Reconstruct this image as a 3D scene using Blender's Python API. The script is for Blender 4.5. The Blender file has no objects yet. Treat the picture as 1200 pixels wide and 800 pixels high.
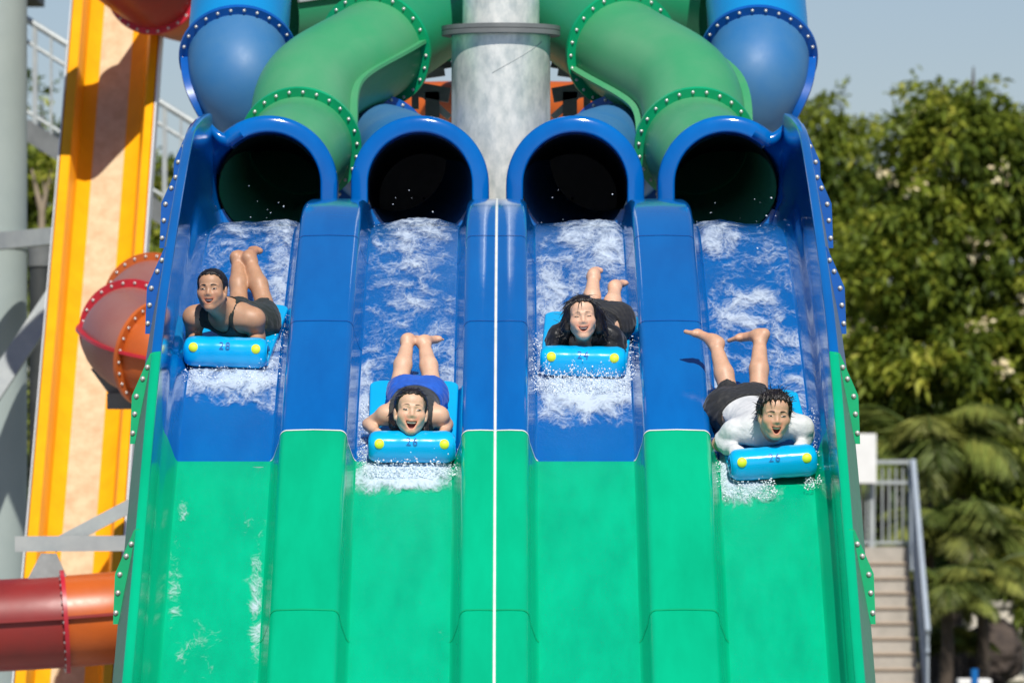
import bpy, bmesh, math, random
import numpy as np
from mathutils import Vector, Matrix, Euler

random.seed(7); RNG = np.random.default_rng(11)
PI = math.pi; R = math.radians
sc = bpy.context.scene
COL = sc.collection
F = 8520.0; CH = 2.5; PX0 = 600.0; HY = 586.0       # focal length in photo pixels, eye height, principal column, horizon row

def W(px, py, Y):
    return Vector(((px - PX0) / F * Y, Y, CH + (HY - py) / F * Y))

# ------------------------------------------------------------------ materials
def new_mat(name):
    m = bpy.data.materials.new(name); m.use_nodes = True
    nt = m.node_tree
    return m, nt, nt.nodes['Principled BSDF']

def setp(b, **k):
    for kk, v in k.items():
        b.inputs[kk.replace('_', ' ')].default_value = v

def noise(nt, scale, detail=4, rough=.55, stretch=None, coord='Object'):
    tc = nt.nodes.new('ShaderNodeTexCoord')
    n = nt.nodes.new('ShaderNodeTexNoise'); n.inputs['Scale'].default_value = scale
    n.inputs['Detail'].default_value = detail; n.inputs['Roughness'].default_value = rough
    if stretch:
        mp = nt.nodes.new('ShaderNodeMapping'); mp.inputs['Scale'].default_value = stretch
        nt.links.new(tc.outputs[coord], mp.inputs[0]); nt.links.new(mp.outputs[0], n.inputs['Vector'])
    else:
        nt.links.new(tc.outputs[coord], n.inputs['Vector'])
    return n

def ramp(nt, src, stops):
    r = nt.nodes.new('ShaderNodeValToRGB'); e = r.color_ramp.elements
    while len(e) < len(stops): e.new(.5)
    for i, (p, c) in enumerate(stops):
        e[i].position = p; e[i].color = (*c, 1) if len(c) == 3 else c
    nt.links.new(src, r.inputs[0]); return r

def bump(nt, b, src, strength, dist=.01):
    bp = nt.nodes.new('ShaderNodeBump'); bp.inputs['Strength'].default_value = strength
    bp.inputs['Distance'].default_value = dist
    nt.links.new(src, bp.inputs['Height']); nt.links.new(bp.outputs[0], b.inputs['Normal'])

def paint(name, col, col2=None, rough=.3, scale=2.0, stretch=None, bstr=0.0, bscale=60, bdist=.004, metal=0, coat=0, lo=.35, hi=.7, spec=.5):
    """a surface colour broken up by large soft blotches of weathering, and fine relief"""
    m, nt, b = new_mat(name)
    setp(b, Roughness=rough, Metallic=metal, Coat_Weight=coat, Specular_IOR_Level=spec)
    if col2 is None: col2 = tuple(c * .8 for c in col)
    n = noise(nt, scale, 6, .6, stretch)
    r = ramp(nt, n.outputs['Fac'], [(lo, col), (hi, col2)])
    nt.links.new(r.outputs[0], b.inputs['Base Color'])
    rr = nt.nodes.new('ShaderNodeMapRange'); rr.inputs['To Min'].default_value = rough * .8; rr.inputs['To Max'].default_value = min(1, rough * 1.35)
    n3 = noise(nt, scale * 6, 5, .7, stretch)
    nt.links.new(n3.outputs['Fac'], rr.inputs[0]); nt.links.new(rr.outputs[0], b.inputs['Roughness'])
    if bstr:
        n2 = noise(nt, bscale, 4, .6); bump(nt, b, n2.outputs['Fac'], bstr, bdist)
    return m

M = {}
M['blue'] = paint('blue_fibreglass', (.0005, .135, .45), (.0005, .098, .36), .10, 1.2, (2.5, .35, 1), .10, 7, .012, spec=.5)
M['green'] = paint('green_fibreglass', (.0005, .43, .21), (.0005, .335, .160), .15, 1.2, (2.5, .35, 1), .08, 9, .01, spec=.35)
M['blue_lane'] = paint('blue_lane_wet', (.0005, .140, .47), (.0005, .110, .40), .2, 2.5, (2, .4, 1), .55, 70, .006, spec=.35)
M['green_lane'] = paint('green_lane_wet', (.0005, .47, .24), (.0005, .37, .19), .22, 3.5, (2, .35, 1), .6, 75, .006, spec=.35)
M['blue_back'] = paint('blue_fibreglass_back', (.075, .15, .29), (.10, .17, .28), .5, 3)
M['green_back'] = paint('green_fibreglass_back', (.06, .27, .15), (.09, .25, .16), .5, 3)
M['blue_flange'] = paint('blue_flange', (.004, .10, .42), (.003, .075, .33), .3, 6)
M['green_flange'] = paint('green_flange', (.002, .38, .155), (.002, .30, .12), .3, 6)
M['shade_lining'] = paint('painted_tube_shade', (.002, .006, .012), (.001, .004, .008), .5, 3)  # shade inside the tubes, put into the colour; green version below
M['shade_lining_green'] = paint('painted_green_tube_shade', (.0005, .005, .002), (.0004, .003, .0015), .5, 3)
M['tube_green'] = paint('weathered_green_tube', (.040, .30, .125), (.085, .31, .15), .40, 1.6, (1, 1, 1), .04, 12, .01)
M['tube_green_deep'] = paint('deep_green_tube', (.015, .27, .12), (.04, .27, .13), .35, 1.6)
M['tube_blue'] = paint('weathered_blue_tube', (.02, .145, .36), (.06, .18, .34), .5, 1.6, (1, 1, 1), .04, 12, .01)
M['tube_cyan'] = paint('cyan_blue_tube', (.004, .25, .58), (.01, .21, .5), .3, 1.6)
M['tube_red'] = paint('red_tube', (.26, .020, .016), (.19, .022, .02), .38, 2)
M['tube_brown'] = paint('faded_red_tube', (.30, .11, .09), (.33, .15, .12), .4, 2)
M['red_flange'] = paint('red_flange', (.50, .016, .035), (.36, .014, .025), .35, 4)
M['tube_orange'] = paint('orange_tube', (.52, .105, .012), (.40, .08, .012), .35, 2)
M['orange_flange'] = paint('orange_flange', (.55, .12, .02), (.42, .09, .015), .35, 4)
M['yellow'] = paint('yellow_fibreglass', (.86, .385, .003), (.78, .32, .003), .35, 1.5, (3, 3, .4), spec=.3)
M['cream'] = paint('worn_cream_floor', (.64, .49, .31), (.50, .35, .20), .5, 3.0, (3, 3, .6), .2, 20, .01)
M['steel'] = paint('galvanised_steel', (.42, .45, .44), (.32, .35, .36), .48, 5, None, .05, 40, metal=.25)
M['pole'] = paint('galvanised_pole', (.90, .90, .84), (.55, .60, .58), .34, 16, (1, 1, .6), .05, 30, metal=.45)
M['column'] = paint('grey_green_column', (.34, .40, .38), (.29, .35, .34), .5, 1.5)
M['dark_steel'] = paint('dark_steel', (.05, .055, .055), (.03, .035, .035), .55, 4)
M['mid_steel'] = paint('mid_grey_steel', (.17, .18, .18), (.11, .12, .12), .5, 5)
M['bolt'] = paint('bolt_steel', (.62, .62, .60), (.45, .45, .43), .35, 40, metal=.5)
M['white'] = paint('white_paint', (.8, .8, .78), (.72, .72, .70), .5, 4)
M['seam_white'] = paint('white_sealant', (.78, .80, .76), (.6, .66, .62), .5, 8)
M['mat_blue'] = paint('cyan_vinyl', (.001, .43, .84), (.001, .37, .74), .22, 3, None, .08, 25, .01, coat=.3)
M['mat_side'] = paint('cyan_vinyl_side', (.004, .25, .62), (.003, .22, .55), .4, 3)
M['lime'] = paint('lime_dot', (.70, .82, .03), (.66, .78, .03), .45, 6)
M['number'] = paint('number_print', (.003, .14, .42), (.003, .11, .36), .5, 6)
M['hair'] = paint('black_hair', (.009, .007, .006), (.018, .013, .011), .32, 60, (1, .25, 1), .7, 120, .006)
M['brow'] = paint('dark_brow', (.02, .013, .010), (.03, .02, .015), .6, 60)
M['eye'] = paint('dark_eye', (.018, .010, .007), (.012, .008, .006), .15, 60)
M['teeth'] = paint('teeth', (.80, .76, .68), (.76, .72, .64), .3, 60)
M['concrete'] = paint('stair_concrete', (.42, .39, .34), (.33, .31, .27), .85, 6, None, .3, 40)
M['tread'] = paint('stair_nosing', (.50, .40, .30), (.42, .34, .26), .8, 6)
M['rail'] = paint('rail_paint', (.36, .41, .46), (.30, .35, .40), .45, 4)
M['cream_wall'] = paint('cream_render', (.72, .67, .58), (.62, .57, .48), .85, 1.5)
M['rock'] = paint('brown_rock', (.10, .075, .06), (.04, .03, .026), .9, 3, None, .9, 8, .08)
M['pole_blue'] = paint('blue_post_paint', (.005, .15, .48), None, .4)
M['bark'] = paint('bark', (.10, .075, .055), (.055, .042, .03), .9, 8, None, .6, 30, .02)
M['pale_bark'] = paint('pale_bark', (.34, .27, .19), (.24, .19, .13), .9, 8)
M['flower'] = paint('cream_blossom', (.86, .78, .52), (.74, .58, .34), .8, 8)
M['bounce_paving'] = paint('pale_bounce_paving', (.46, .43, .38), (.38, .36, .32), .8, .8)
M['ground'] = paint('ground', (.10, .115, .05), (.16, .14, .10), .95, .15)

def leaf_mat(name, stops, trans=.45, rough=.42):
    m, nt, b = new_mat(name)
    a = nt.nodes.new('ShaderNodeAttribute'); a.attribute_name = 'age'
    r = ramp(nt, a.outputs['Fac'], stops)
    nt.links.new(r.outputs[0], b.inputs['Base Color']); setp(b, Roughness=rough, Specular_IOR_Level=.35)
    tr = nt.nodes.new('ShaderNodeBsdfTranslucent'); nt.links.new(r.outputs[0], tr.inputs[0])
    mx = nt.nodes.new('ShaderNodeMixShader'); mx.inputs[0].default_value = trans
    out = nt.nodes['Material Output']
    nt.links.new(b.outputs[0], mx.inputs[1]); nt.links.new(tr.outputs[0], mx.inputs[2]); nt.links.new(mx.outputs[0], out.inputs[0])
    return m
M['leaf'] = leaf_mat('broad_leaf', [(0, (.09, .14, .022)), (.4, (.20, .26, .035)), (.75, (.36, .41, .05)), (1, (.52, .51, .085))])
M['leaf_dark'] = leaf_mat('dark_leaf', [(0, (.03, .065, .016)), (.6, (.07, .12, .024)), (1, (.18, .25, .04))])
M['palm_leaf'] = leaf_mat('palm_leaf', [(0, (.10, .15, .035)), (.5, (.21, .265, .06)), (1, (.40, .41, .10))], .3)

def skin_mat(name, base):
    m, nt, b = new_mat(name)
    a = nt.nodes.new('ShaderNodeAttribute'); a.attribute_name = 'tint'
    n = noise(nt, 22, 5, .6)
    r = ramp(nt, n.outputs['Fac'], [(.3, tuple(c * .90 for c in base)), (.7, tuple(min(1, c * 1.07) for c in base))])
    mx = nt.nodes.new('ShaderNodeMix'); mx.data_type = 'RGBA'; mx.blend_type = 'MULTIPLY'
    mx.inputs[0].default_value = 1
    nt.links.new(r.outputs[0], mx.inputs[6]); nt.links.new(a.outputs['Color'], mx.inputs[7])
    nt.links.new(mx.outputs[2], b.inputs['Base Color'])
    setp(b, Roughness=.5, Subsurface_Weight=.12, Subsurface_Scale=.012, Specular_IOR_Level=.5)
    b.inputs['Subsurface Radius'].default_value = (1, .35, .2)
    n2 = noise(nt, 90, 3); bump(nt, b, n2.outputs['Fac'], .08, .003)
    return m

def cloth_mat(name, col, col2=None, rough=.7):
    m, nt, b = new_mat(name)
    setp(b, Roughness=rough, Sheen_Weight=.15)
    n = noise(nt, 9, 5, .65)
    r = ramp(nt, n.outputs['Fac'], [(.35, col), (.68, col2 or tuple(c * .6 for c in col))])
    nt.links.new(r.outputs[0], b.inputs['Base Color'])
    n2 = noise(nt, 26, 3, .5); bump(nt, b, n2.outputs['Fac'], .55, .012)
    return m

# ------------------------------------------------------------------ object helpers
def tag(o, label=None, cat=None, group=None, kind=None):
    if label: o['label'] = label
    if cat: o['category'] = cat
    if group: o['group'] = group
    if kind: o['kind'] = kind
    return o

def empty(name, loc, label, cat, group=None):
    o = bpy.data.objects.new(name, None); COL.objects.link(o); o.location = loc
    o.empty_display_size = .1
    return tag(o, label, cat, group)

def link(o, parent):
    COL.objects.link(o)
    if parent is not None:
        o.parent = parent
        if parent.type == 'EMPTY':
            o.matrix_parent_inverse = Matrix.Translation(parent.location).inverted()
    return o

def mesh_np(name, v, f, mat, parent=None, smooth=True, mats=None, fmat=None):
    """v (n,3); f list of index tuples or (m,k) int array; world coordinates"""
    me = bpy.data.meshes.new(name)
    v = np.asarray(v, dtype=np.float32)
    if isinstance(f, np.ndarray):
        k = f.shape[1]; m = f.shape[0]
        me.vertices.add(len(v)); me.vertices.foreach_set('co', v.ravel())
        me.loops.add(m * k); me.loops.foreach_set('vertex_index', f.astype(np.int32).ravel())
        me.polygons.add(m); me.polygons.foreach_set('loop_start', np.arange(0, m * k, k, dtype=np.int32))
        me.update(calc_edges=True)
    else:
        me.from_pydata([tuple(map(float, p)) for p in v], [], f)
    for mm in (mats or [mat]): me.materials.append(mm)
    if fmat is not None: me.polygons.foreach_set('material_index', np.asarray(fmat, dtype=np.int32))
    if smooth: me.polygons.foreach_set('use_smooth', np.ones(len(me.polygons), dtype=bool))
    me.update(); me.validate()
    o = bpy.data.objects.new(name, me)
    return link(o, parent)

class MB:
    def __init__(s): s.v = []; s.f = []
    def add(s, vs, fs):
        k = len(s.v); s.v += [Vector(p) for p in vs]; s.f += [tuple(i + k for i in q) for q in fs]; return s
    def box(s, a, b):
        (x0, y0, z0), (x1, y1, z1) = a, b
        s.add([(x0, y0, z0), (x1, y0, z0), (x1, y1, z0), (x0, y1, z0), (x0, y0, z1), (x1, y0, z1), (x1, y1, z1), (x0, y1, z1)],
              [(3, 2, 1, 0), (4, 5, 6, 7), (0, 1, 5, 4), (1, 2, 6, 5), (2, 3, 7, 6), (3, 0, 4, 7)]); return s
    def bar(s, a, b, w, d=None, up=(0, 1, 0)):
        a = Vector(a); b = Vector(b); t = (b - a).normalized(); d = d or w
        n = Vector(up); n = (n - t * n.dot(t)).normalized(); c = t.cross(n)
        p = []
        for q in (a, b):
            for sx, sy in ((-1, -1), (1, -1), (1, 1), (-1, 1)): p.append(q + c * (w / 2 * sx) + n * (d / 2 * sy))
        s.add(p, [(3, 2, 1, 0), (4, 5, 6, 7), (0, 1, 5, 4), (1, 2, 6, 5), (2, 3, 7, 6), (3, 0, 4, 7)]); return s
    def tube(s, pts, r, n=10, cap=True):
        pts = [Vector(p) for p in pts]; rings = []
        rr = r if isinstance(r, (list, tuple)) else [r] * len(pts)
        fr = frames(pts); k = len(s.v)
        for i, p in enumerate(pts):
            T, A, B = fr[i]
            for j in range(n):
                a = 2 * PI * j / n; s.v.append(p + (A * math.cos(a) + B * math.sin(a)) * rr[i])
        for i in range(len(pts) - 1):
            for j in range(n):
                s.f.append((k + i * n + j, k + i * n + (j + 1) % n, k + (i + 1) * n + (j + 1) % n, k + (i + 1) * n + j))
        if cap:
            s.f.append(tuple(k + j for j in reversed(range(n)))); e = k + (len(pts) - 1) * n
            s.f.append(tuple(e + j for j in range(n)))
        return s
    def build(s, name, mat, parent=None, smooth=False, bevel=0):
        o = mesh_np(name, [tuple(p) for p in s.v], s.f, mat, parent, smooth)
        if bevel:
            m = o.modifiers.new('b', 'BEVEL'); m.width = bevel; m.segments = 2; m.limit_method = 'ANGLE'
            o.data.polygons.foreach_set('use_smooth', np.ones(len(o.data.polygons), dtype=bool))
            try:
                m2 = o.modifiers.new('w', 'WEIGHTED_NORMAL')
            except Exception: pass
        elif smooth:
            sharp(o)
        return o

def sharp(o, ang=40):
    me = o.data; bm = bmesh.new(); bm.from_mesh(me)
    for e in bm.edges:
        if len(e.link_faces) == 2 and e.calc_face_angle(0) > R(ang): e.smooth = False
    bm.to_mesh(me); bm.free()

def frames(pts, up0=None):
    n = len(pts); T = []
    for i in range(n):
        a = pts[max(0, i - 1)]; b = pts[min(n - 1, i + 1)]; T.append((b - a).normalized())
    u = up0 or Vector((0, 0, 1))
    if abs(u.dot(T[0])) > .95: u = Vector((1, 0, 0)) if up0 is None else Vector((0, 1, 0))
    A = (u - T[0] * u.dot(T[0])).normalized(); out = []
    for i in range(n):
        A = (A - T[i] * A.dot(T[i])).normalized(); out.append((T[i], A, T[i].cross(A)))
    return out

def catmull(P, n=14):
    P = [Vector(p) for p in P]; Q = [P[0] * 2 - P[1]] + P + [P[-1] * 2 - P[-2]]; out = []; idx = []
    for i in range(1, len(Q) - 2):
        p0, p1, p2, p3 = Q[i - 1:i + 3]; idx.append(len(out))
        for k in range(n):
            t = k / n
            out.append(.5 * (2 * p1 + (p2 - p0) * t + (2 * p0 - 5 * p1 + 4 * p2 - p3) * t * t + (3 * p1 - p0 - 3 * p2 + p3) * t ** 3))
    idx.append(len(out)); out.append(P[-1]); return out, idx

_bm = None
def bolt(parent, loc, nrm, size=.0125):
    global _bm
    if _bm is None:
        mb = MB(); prof = [(1.25, 0), (1.25, .3), (.95, .32), (.9, .8), (.6, 1.05), (0, 1.12)]
        n = 8; vs = []
        for r, z in prof[:-1]:
            vs += [(r * math.cos(2 * PI * j / n), r * math.sin(2 * PI * j / n), z) for j in range(n)]
        vs.append((0, 0, prof[-1][1])); fs = []
        for i in range(len(prof) - 2):
            fs += [(i * n + j, i * n + (j + 1) % n, (i + 1) * n + (j + 1) % n, (i + 1) * n + j) for j in range(n)]
        e = (len(prof) - 2) * n
        fs += [(e + j, e + (j + 1) % n, len(vs) - 1) for j in range(n)]
        _bm = bpy.data.meshes.new('bolt'); _bm.from_pydata(vs, [], fs); _bm.materials.append(M['bolt'])
        _bm.polygons.foreach_set('use_smooth', [True] * len(fs)); _bm.update()
    o = bpy.data.objects.new('bolt', _bm); COL.objects.link(o); o.parent = parent
    o.matrix_basis = Matrix.Translation(loc) @ Vector(nrm).to_track_quat('Z', 'Y').to_matrix().to_4x4() @ Matrix.Scale(size, 4)
    return o

# ------------------------------------------------------------------ the slide's long profile
CX = -.093                                      # centre line of the racing slide
PY = np.array([28., 33.0, 34.8, 36.4, 37.95, 39.0, 39.9, 41.76, 43.0, 44.15, 45.2, 46.5, 48.5])
PZ = np.array([.28, .28, .34, .72, 1.547, 2.17, 2.665, 3.395, 3.80, 4.11, 4.20, 4.24, 4.27])
def _pchip():
    h = np.diff(PY); d = np.diff(PZ) / h; m = np.zeros(len(PY)); m[0] = d[0]; m[-1] = d[-1]
    for i in range(1, len(PY) - 1):
        m[i] = 0 if d[i - 1] * d[i] <= 0 else (h[i - 1] + h[i]) / (h[i - 1] / d[i - 1] + h[i] / d[i]) if False else (d[i - 1] * h[i] + d[i] * h[i - 1]) / (h[i] + h[i - 1])
    return m
PM = _pchip()
def zl(Y):
    Y = np.asarray(Y, dtype=float); i = np.clip(np.searchsorted(PY, Y) - 1, 0, len(PY) - 2)
    h = PY[i + 1] - PY[i]; t = (Y - PY[i]) / h
    return ((2 * t**3 - 3 * t**2 + 1) * PZ[i] + (t**3 - 2 * t**2 + t) * h * PM[i] + (-2 * t**3 + 3 * t**2) * PZ[i + 1] + (t**3 - t**2) * h * PM[i + 1])
YG = np.linspace(34, 46.4, 4000); YROW = HY - (zl(YG) - CH) / YG * F
def lane_pt(px, py):
    """photo pixel -> point of the lane surface"""
    Y = float(np.interp(-py, -YROW, YG)) if YROW[0] > YROW[-1] and False else float(np.interp(py, YROW[::-1], YG[::-1]))
    return Vector(((px - PX0) / F * Y, Y, float(zl(Y))))
JOINTS = [45.0, 43.35, 41.65, 40.0, 38.3, 36.6]
JC = 40.0                                       # blue above, green below
YS = sorted(set(list(np.round(np.arange(33.0, 47.41, .1), 3)) + JOINTS))
YS = np.array(YS)

slide = empty('racing_slide', (CX, 40, 0), 'four-lane racing slide, glossy blue above and green below, with four tube mouths at its top', 'water slide')

def extrude(name, prof, parent, mats, ys=YS, joint=JC, hfun=None):
    """prof: list of (x, height above the lane); swept along the slide; blue above the joint, green below"""
    npf = len(prof); v = []; f = []; fm = []
    for Y in ys:
        z = float(zl(Y))
        for (x, h) in prof:
            hh = h if hfun is None else hfun(x, h, Y)
            v.append((CX + x, Y, z + hh))
    for i in range(len(ys) - 1):
        for j in range(npf - 1):
            f.append((i * npf + j, i * npf + j + 1, (i + 1) * npf + j + 1, (i + 1) * npf + j))
            fm.append(0 if ys[i] >= joint - 1e-6 else 1)
    o = mesh_np(name, v, f, None, parent, True, mats, fm)
    return o

def arcpts(cx, cz, r, a0, a1, n):
    return [(cx + r * math.cos(R(a0 + (a1 - a0) * k / n)), cz + r * math.sin(R(a0 + (a1 - a0) * k / n))) for k in range(n + 1)]

LC = [-1.5, -.5, .5, 1.5]; HW = .265
for c in LC:
    x0, x1 = c - HW, c + HW
    if c < -1: x0 = -1.745
    if c > 1: x1 = 1.745
    extrude('lane', [(x0 + (x1 - x0) * k / 6, 0) for k in range(7)], slide, [M['blue_lane'], M['green_lane']])

def divider_profile():
    return ([(-.235, 0), (-.226, .006), (-.217, .022), (-.190, .10)] + arcpts(-.142, .124, .044, 162, 95, 6) + [(-.08, .170), (0, .172), (.08, .170)]
            + arcpts(.142, .124, .044, 85, 18, 6) + [(.190, .10), (.217, .022), (.226, .006), (.235, 0)])
for c in (-1, 0, 1):
    pr = divider_profile()
    if c == 0:
        pr = [p for p in pr if p[0] < -.01] + [(-.012, .168), (0, .160), (.012, .168)] + [p for p in pr if p[0] > .01]
    dv = extrude('divider', [(c + x, h) for x, h in pr], slide, [M['blue'], M['green']], ys=YS[YS < 46.75])
    if c == 0:
        extrude('seam_strip', [(-.008, .160), (-.007, .1735), (.007, .1735), (.008, .160)], dv, [M['seam_white']] * 2, ys=YS[YS < 46.7])
    # raised hairline joints between the moulded pieces
    for Yj in JOINTS[1:]:
        prj = [(c + x * 1.006, h + .0035) for x, h in pr]
        mbj = MB(); n = len(prj)
        vs = []
        for dY in (-.006, .006):
            vs += [(CX + x, Yj + dY, float(zl(Yj + dY)) + h) for x, h in prj]
        mbj.add(vs, [(j, j + 1, n + j + 1, n + j) for j in range(n - 1)])
        mbj.build('joint_line', M['blue_flange'] if Yj > JC else (M['seam_white'] if Yj == JC else M['green_flange']), dv, True)

def wall_h(Y):
    return .60 + .13 * max(0, min(1, (Y - 43.6) / 3.0)) ** 1.4
for s in (-1, 1):
    prof = [(1.745, 0), (1.753, .006), (1.763, .024), (1.790, .10), (1.804, .135), (1.818, .158), (1.828, .19), (1.831, .22), (1.836, .58), (1.838, .60), (1.842, .606), (1.886, .600), (1.891, .594), (1.890, .585)]
    def hf(x, h, Y): return h if h < .3 else h + wall_h(Y) - .60
    wl = extrude('side_wall', [(s * x, h) for x, h in prof], slide, [M['blue'], M['green']], ys=YS[YS < 46.9], hfun=hf)
    sk = extrude('outer_skirt', [(s * x, h) for x, h in [(1.888, .590), (1.915, .45), (1.955, .25), (1.985, .08)]], wl, [M['blue_back'], M['green_back']], ys=YS[YS < 46.9], hfun=lambda x, h, Y: h + wall_h(Y) - .60)
    for Yj in JOINTS:
        zt = float(zl(Yj)) + wall_h(Yj) - .004
        ol = [(1.868, zt + .002), (1.896, zt - .002), (1.998, zt - .235), (2.008, zt - .50), (1.982, zt - .50), (1.945, zt - .33), (1.905, zt - .13), (1.876, zt - .03)]
        vs = []; n = len(ol)
        for dY in (-.016, -.004):
            vs += [(CX + s * x, Yj + dY, z) for x, z in ol]
        fs = [tuple(range(n)), tuple(reversed(range(n, 2 * n)))] + [(j, (j + 1) % n, n + (j + 1) % n, n + j) for j in range(n)]
        green = Yj <= JC
        fl = MB().add(vs, fs).build('joint_flange', M['green_flange' if green else 'blue_flange'], slide)
        for (x, dz) in ((1.912, -.078), (1.938, -.142), (1.972, -.238), (1.982, -.335), (1.993, -.44)):
            bolt(fl, (CX + s * x, Yj - .016, zt + dz), (0, -1, 0), .0115)

# ---- tube mouths
MY = 46.75; MZ = 4.53; MR = .335
def mouth(c, side, shade_lining):
    root = slide
    # polyline of directions round the mouth: right leg, arc, left leg (or out to the side wall)
    lip = [(.335, .30), (.335, .05), (.335, .016), (.337, .006), (.342, .0), (.352, -.001), (.385, .002), (.415, .010), (.432, .018), (.440, .026), (.444, .038), (.445, .06), (.446, .36)]
    path = []                                   # each: (centre x, centre z, dir x, dir z)
    path += [(0, 4.375 - MZ + k * .0388, 1, 0) for k in range(4)]
    a1 = 180 if side == 0 else 134
    na = 36
    for k in range(na + 1):
        a = R(a1 * k / na); path.append((0, 0, math.cos(a), math.sin(a)))
    if side == 0:
        path += [(0, -k * .0388, -1, 0) for k in range(1, 5)]
    v = []; f = []; n = len(lip); m = 1 if side >= 0 else -1
    for (px, pz, dx, dz) in path:
        for (r, dy) in lip: v.append((CX + c + m * (px + r * dx) * (1 if side <= 0 else 1) if side <= 0 and False else CX + c + (px + r * dx) * (1 if side <= 0 else -1), MY + dy, MZ + pz + r * dz))
    for i in range(len(path) - 1):
        for j in range(n - 1): f.append((i * n + j, i * n + j + 1, (i + 1) * n + j + 1, (i + 1) * n + j))
    o = mesh_np('tube_mouth', v, f, M['blue'], root, True)
    q = 1 if side <= 0 else -1
    # collars where the legs stand on the dividers
    for sg in ((1, -1) if side == 0 else (1,)):
        mb = MB(); x = CX + c + q * sg * .39
        mb.box((x - .068, MY - .035, 4.345), (x + .068, MY + .3, 4.378)); mb.build('leg_collar', M['blue'], o, bevel=.008)
    # inner skin of the pipe, its shade painted in near-black
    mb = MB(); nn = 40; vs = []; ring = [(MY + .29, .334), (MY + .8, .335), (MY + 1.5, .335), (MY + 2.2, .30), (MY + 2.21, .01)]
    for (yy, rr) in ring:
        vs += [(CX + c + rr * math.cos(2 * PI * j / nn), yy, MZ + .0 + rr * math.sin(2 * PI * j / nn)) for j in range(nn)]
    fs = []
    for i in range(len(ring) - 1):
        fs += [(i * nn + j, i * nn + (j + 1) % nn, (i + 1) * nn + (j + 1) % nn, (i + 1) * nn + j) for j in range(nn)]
    mb.add(vs, fs); mb.build('tube_shade_lining', shade_lining, o, True)
    if side != 0:
        # funnel from the side wall and the arch's end back to the round pipe
        front = []; back = []
        wx = -.405                              # side wall, seen from the mouth's centre (towards the outside)
        top = 4.935 - MZ
        e = R(134); ex, ez = .39 * math.cos(e), .39 * math.sin(e)
        pts = [(ex, ez)]
        for k in range(1, 9):
            t = k / 8; pts.append((ex + (wx - ex) * t, ez + (top - ez) * (t ** 1.5) + .0))
        for k in range(1, 11):
            pts.append((wx + .02 * math.sin(PI * k / 10), top + (4.20 - MZ - top) * k / 10))
        nb = len(pts)
        v = []; f = []; rows = 8
        for rI in range(rows):
            t = rI / (rows - 1)
            for k, (x, z) in enumerate(pts):
                a = R(134 + (216 - 134) * k / (nb - 1)); bx, bz = MR * math.cos(a), MR * math.sin(a)
                tt = t ** .8
                v.append((CX + c + q * (x + (bx - x) * tt), MY + .0 + .42 * t, MZ + z + (bz - z) * tt))
        for i in range(rows - 1):
            for j in range(nb - 1): f.append((i * nb + j, i * nb + j + 1, (i + 1) * nb + j + 1, (i + 1) * nb + j))
        mesh_np('mouth_funnel', v, f, M['blue'], o, True)
        # rolled top edge carried on from the arch to the wall
        eo = [(CX + c + q * .39 * math.cos(R(a)), MY + .014, MZ + .39 * math.sin(R(a))) for a in (118, 125, 130)]
        for k in range(9):
            x, z = pts[k]; eo.append((CX + c + q * x, MY + .01, MZ + z))
        MB().tube(eo, [.05, .052, .05, .046, .043, .040, .035, .031, .028, .026, .026, .026], 12).build('rolled_edge', M['blue'], o, True)
    return o
def bulkhead(c, x0, x1):
    v = []; f = []; n = 24
    for k in range(n + 1):
        a = R(206 + 128 * k / n); v.append((CX + c + .333 * math.cos(a), MY + .31, MZ + .333 * math.sin(a)))
    for k in range(n + 1):
        t = k / n; x = x0 if t < .25 else (x1 if t > .75 else x0 + (x1 - x0) * (t - .25) / .5)
        z = 4.36 - .34 * min(1, t / .25) if t < .25 else (4.02 if t <= .75 else 4.02 + .34 * (t - .75) / .25)
        v.append((CX + x, MY + .31, z))
    f = [(k, k + 1, n + 2 + k, n + 1 + k) for k in range(n)]
    mesh_np('bulkhead', v, f, M['blue'], slide, False)
bulkhead(-1.475, -1.86, -1.0); bulkhead(-.5, -1.0, 0); bulkhead(.5, 0, 1.0); bulkhead(1.475, 1.0, 1.86)
mouth(-1.475, -1, M['shade_lining_green']); mouth(-.5, 0, M['shade_lining']); mouth(.5, 0, M['shade_lining']); mouth(1.475, 1, M['shade_lining_green'])

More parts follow.
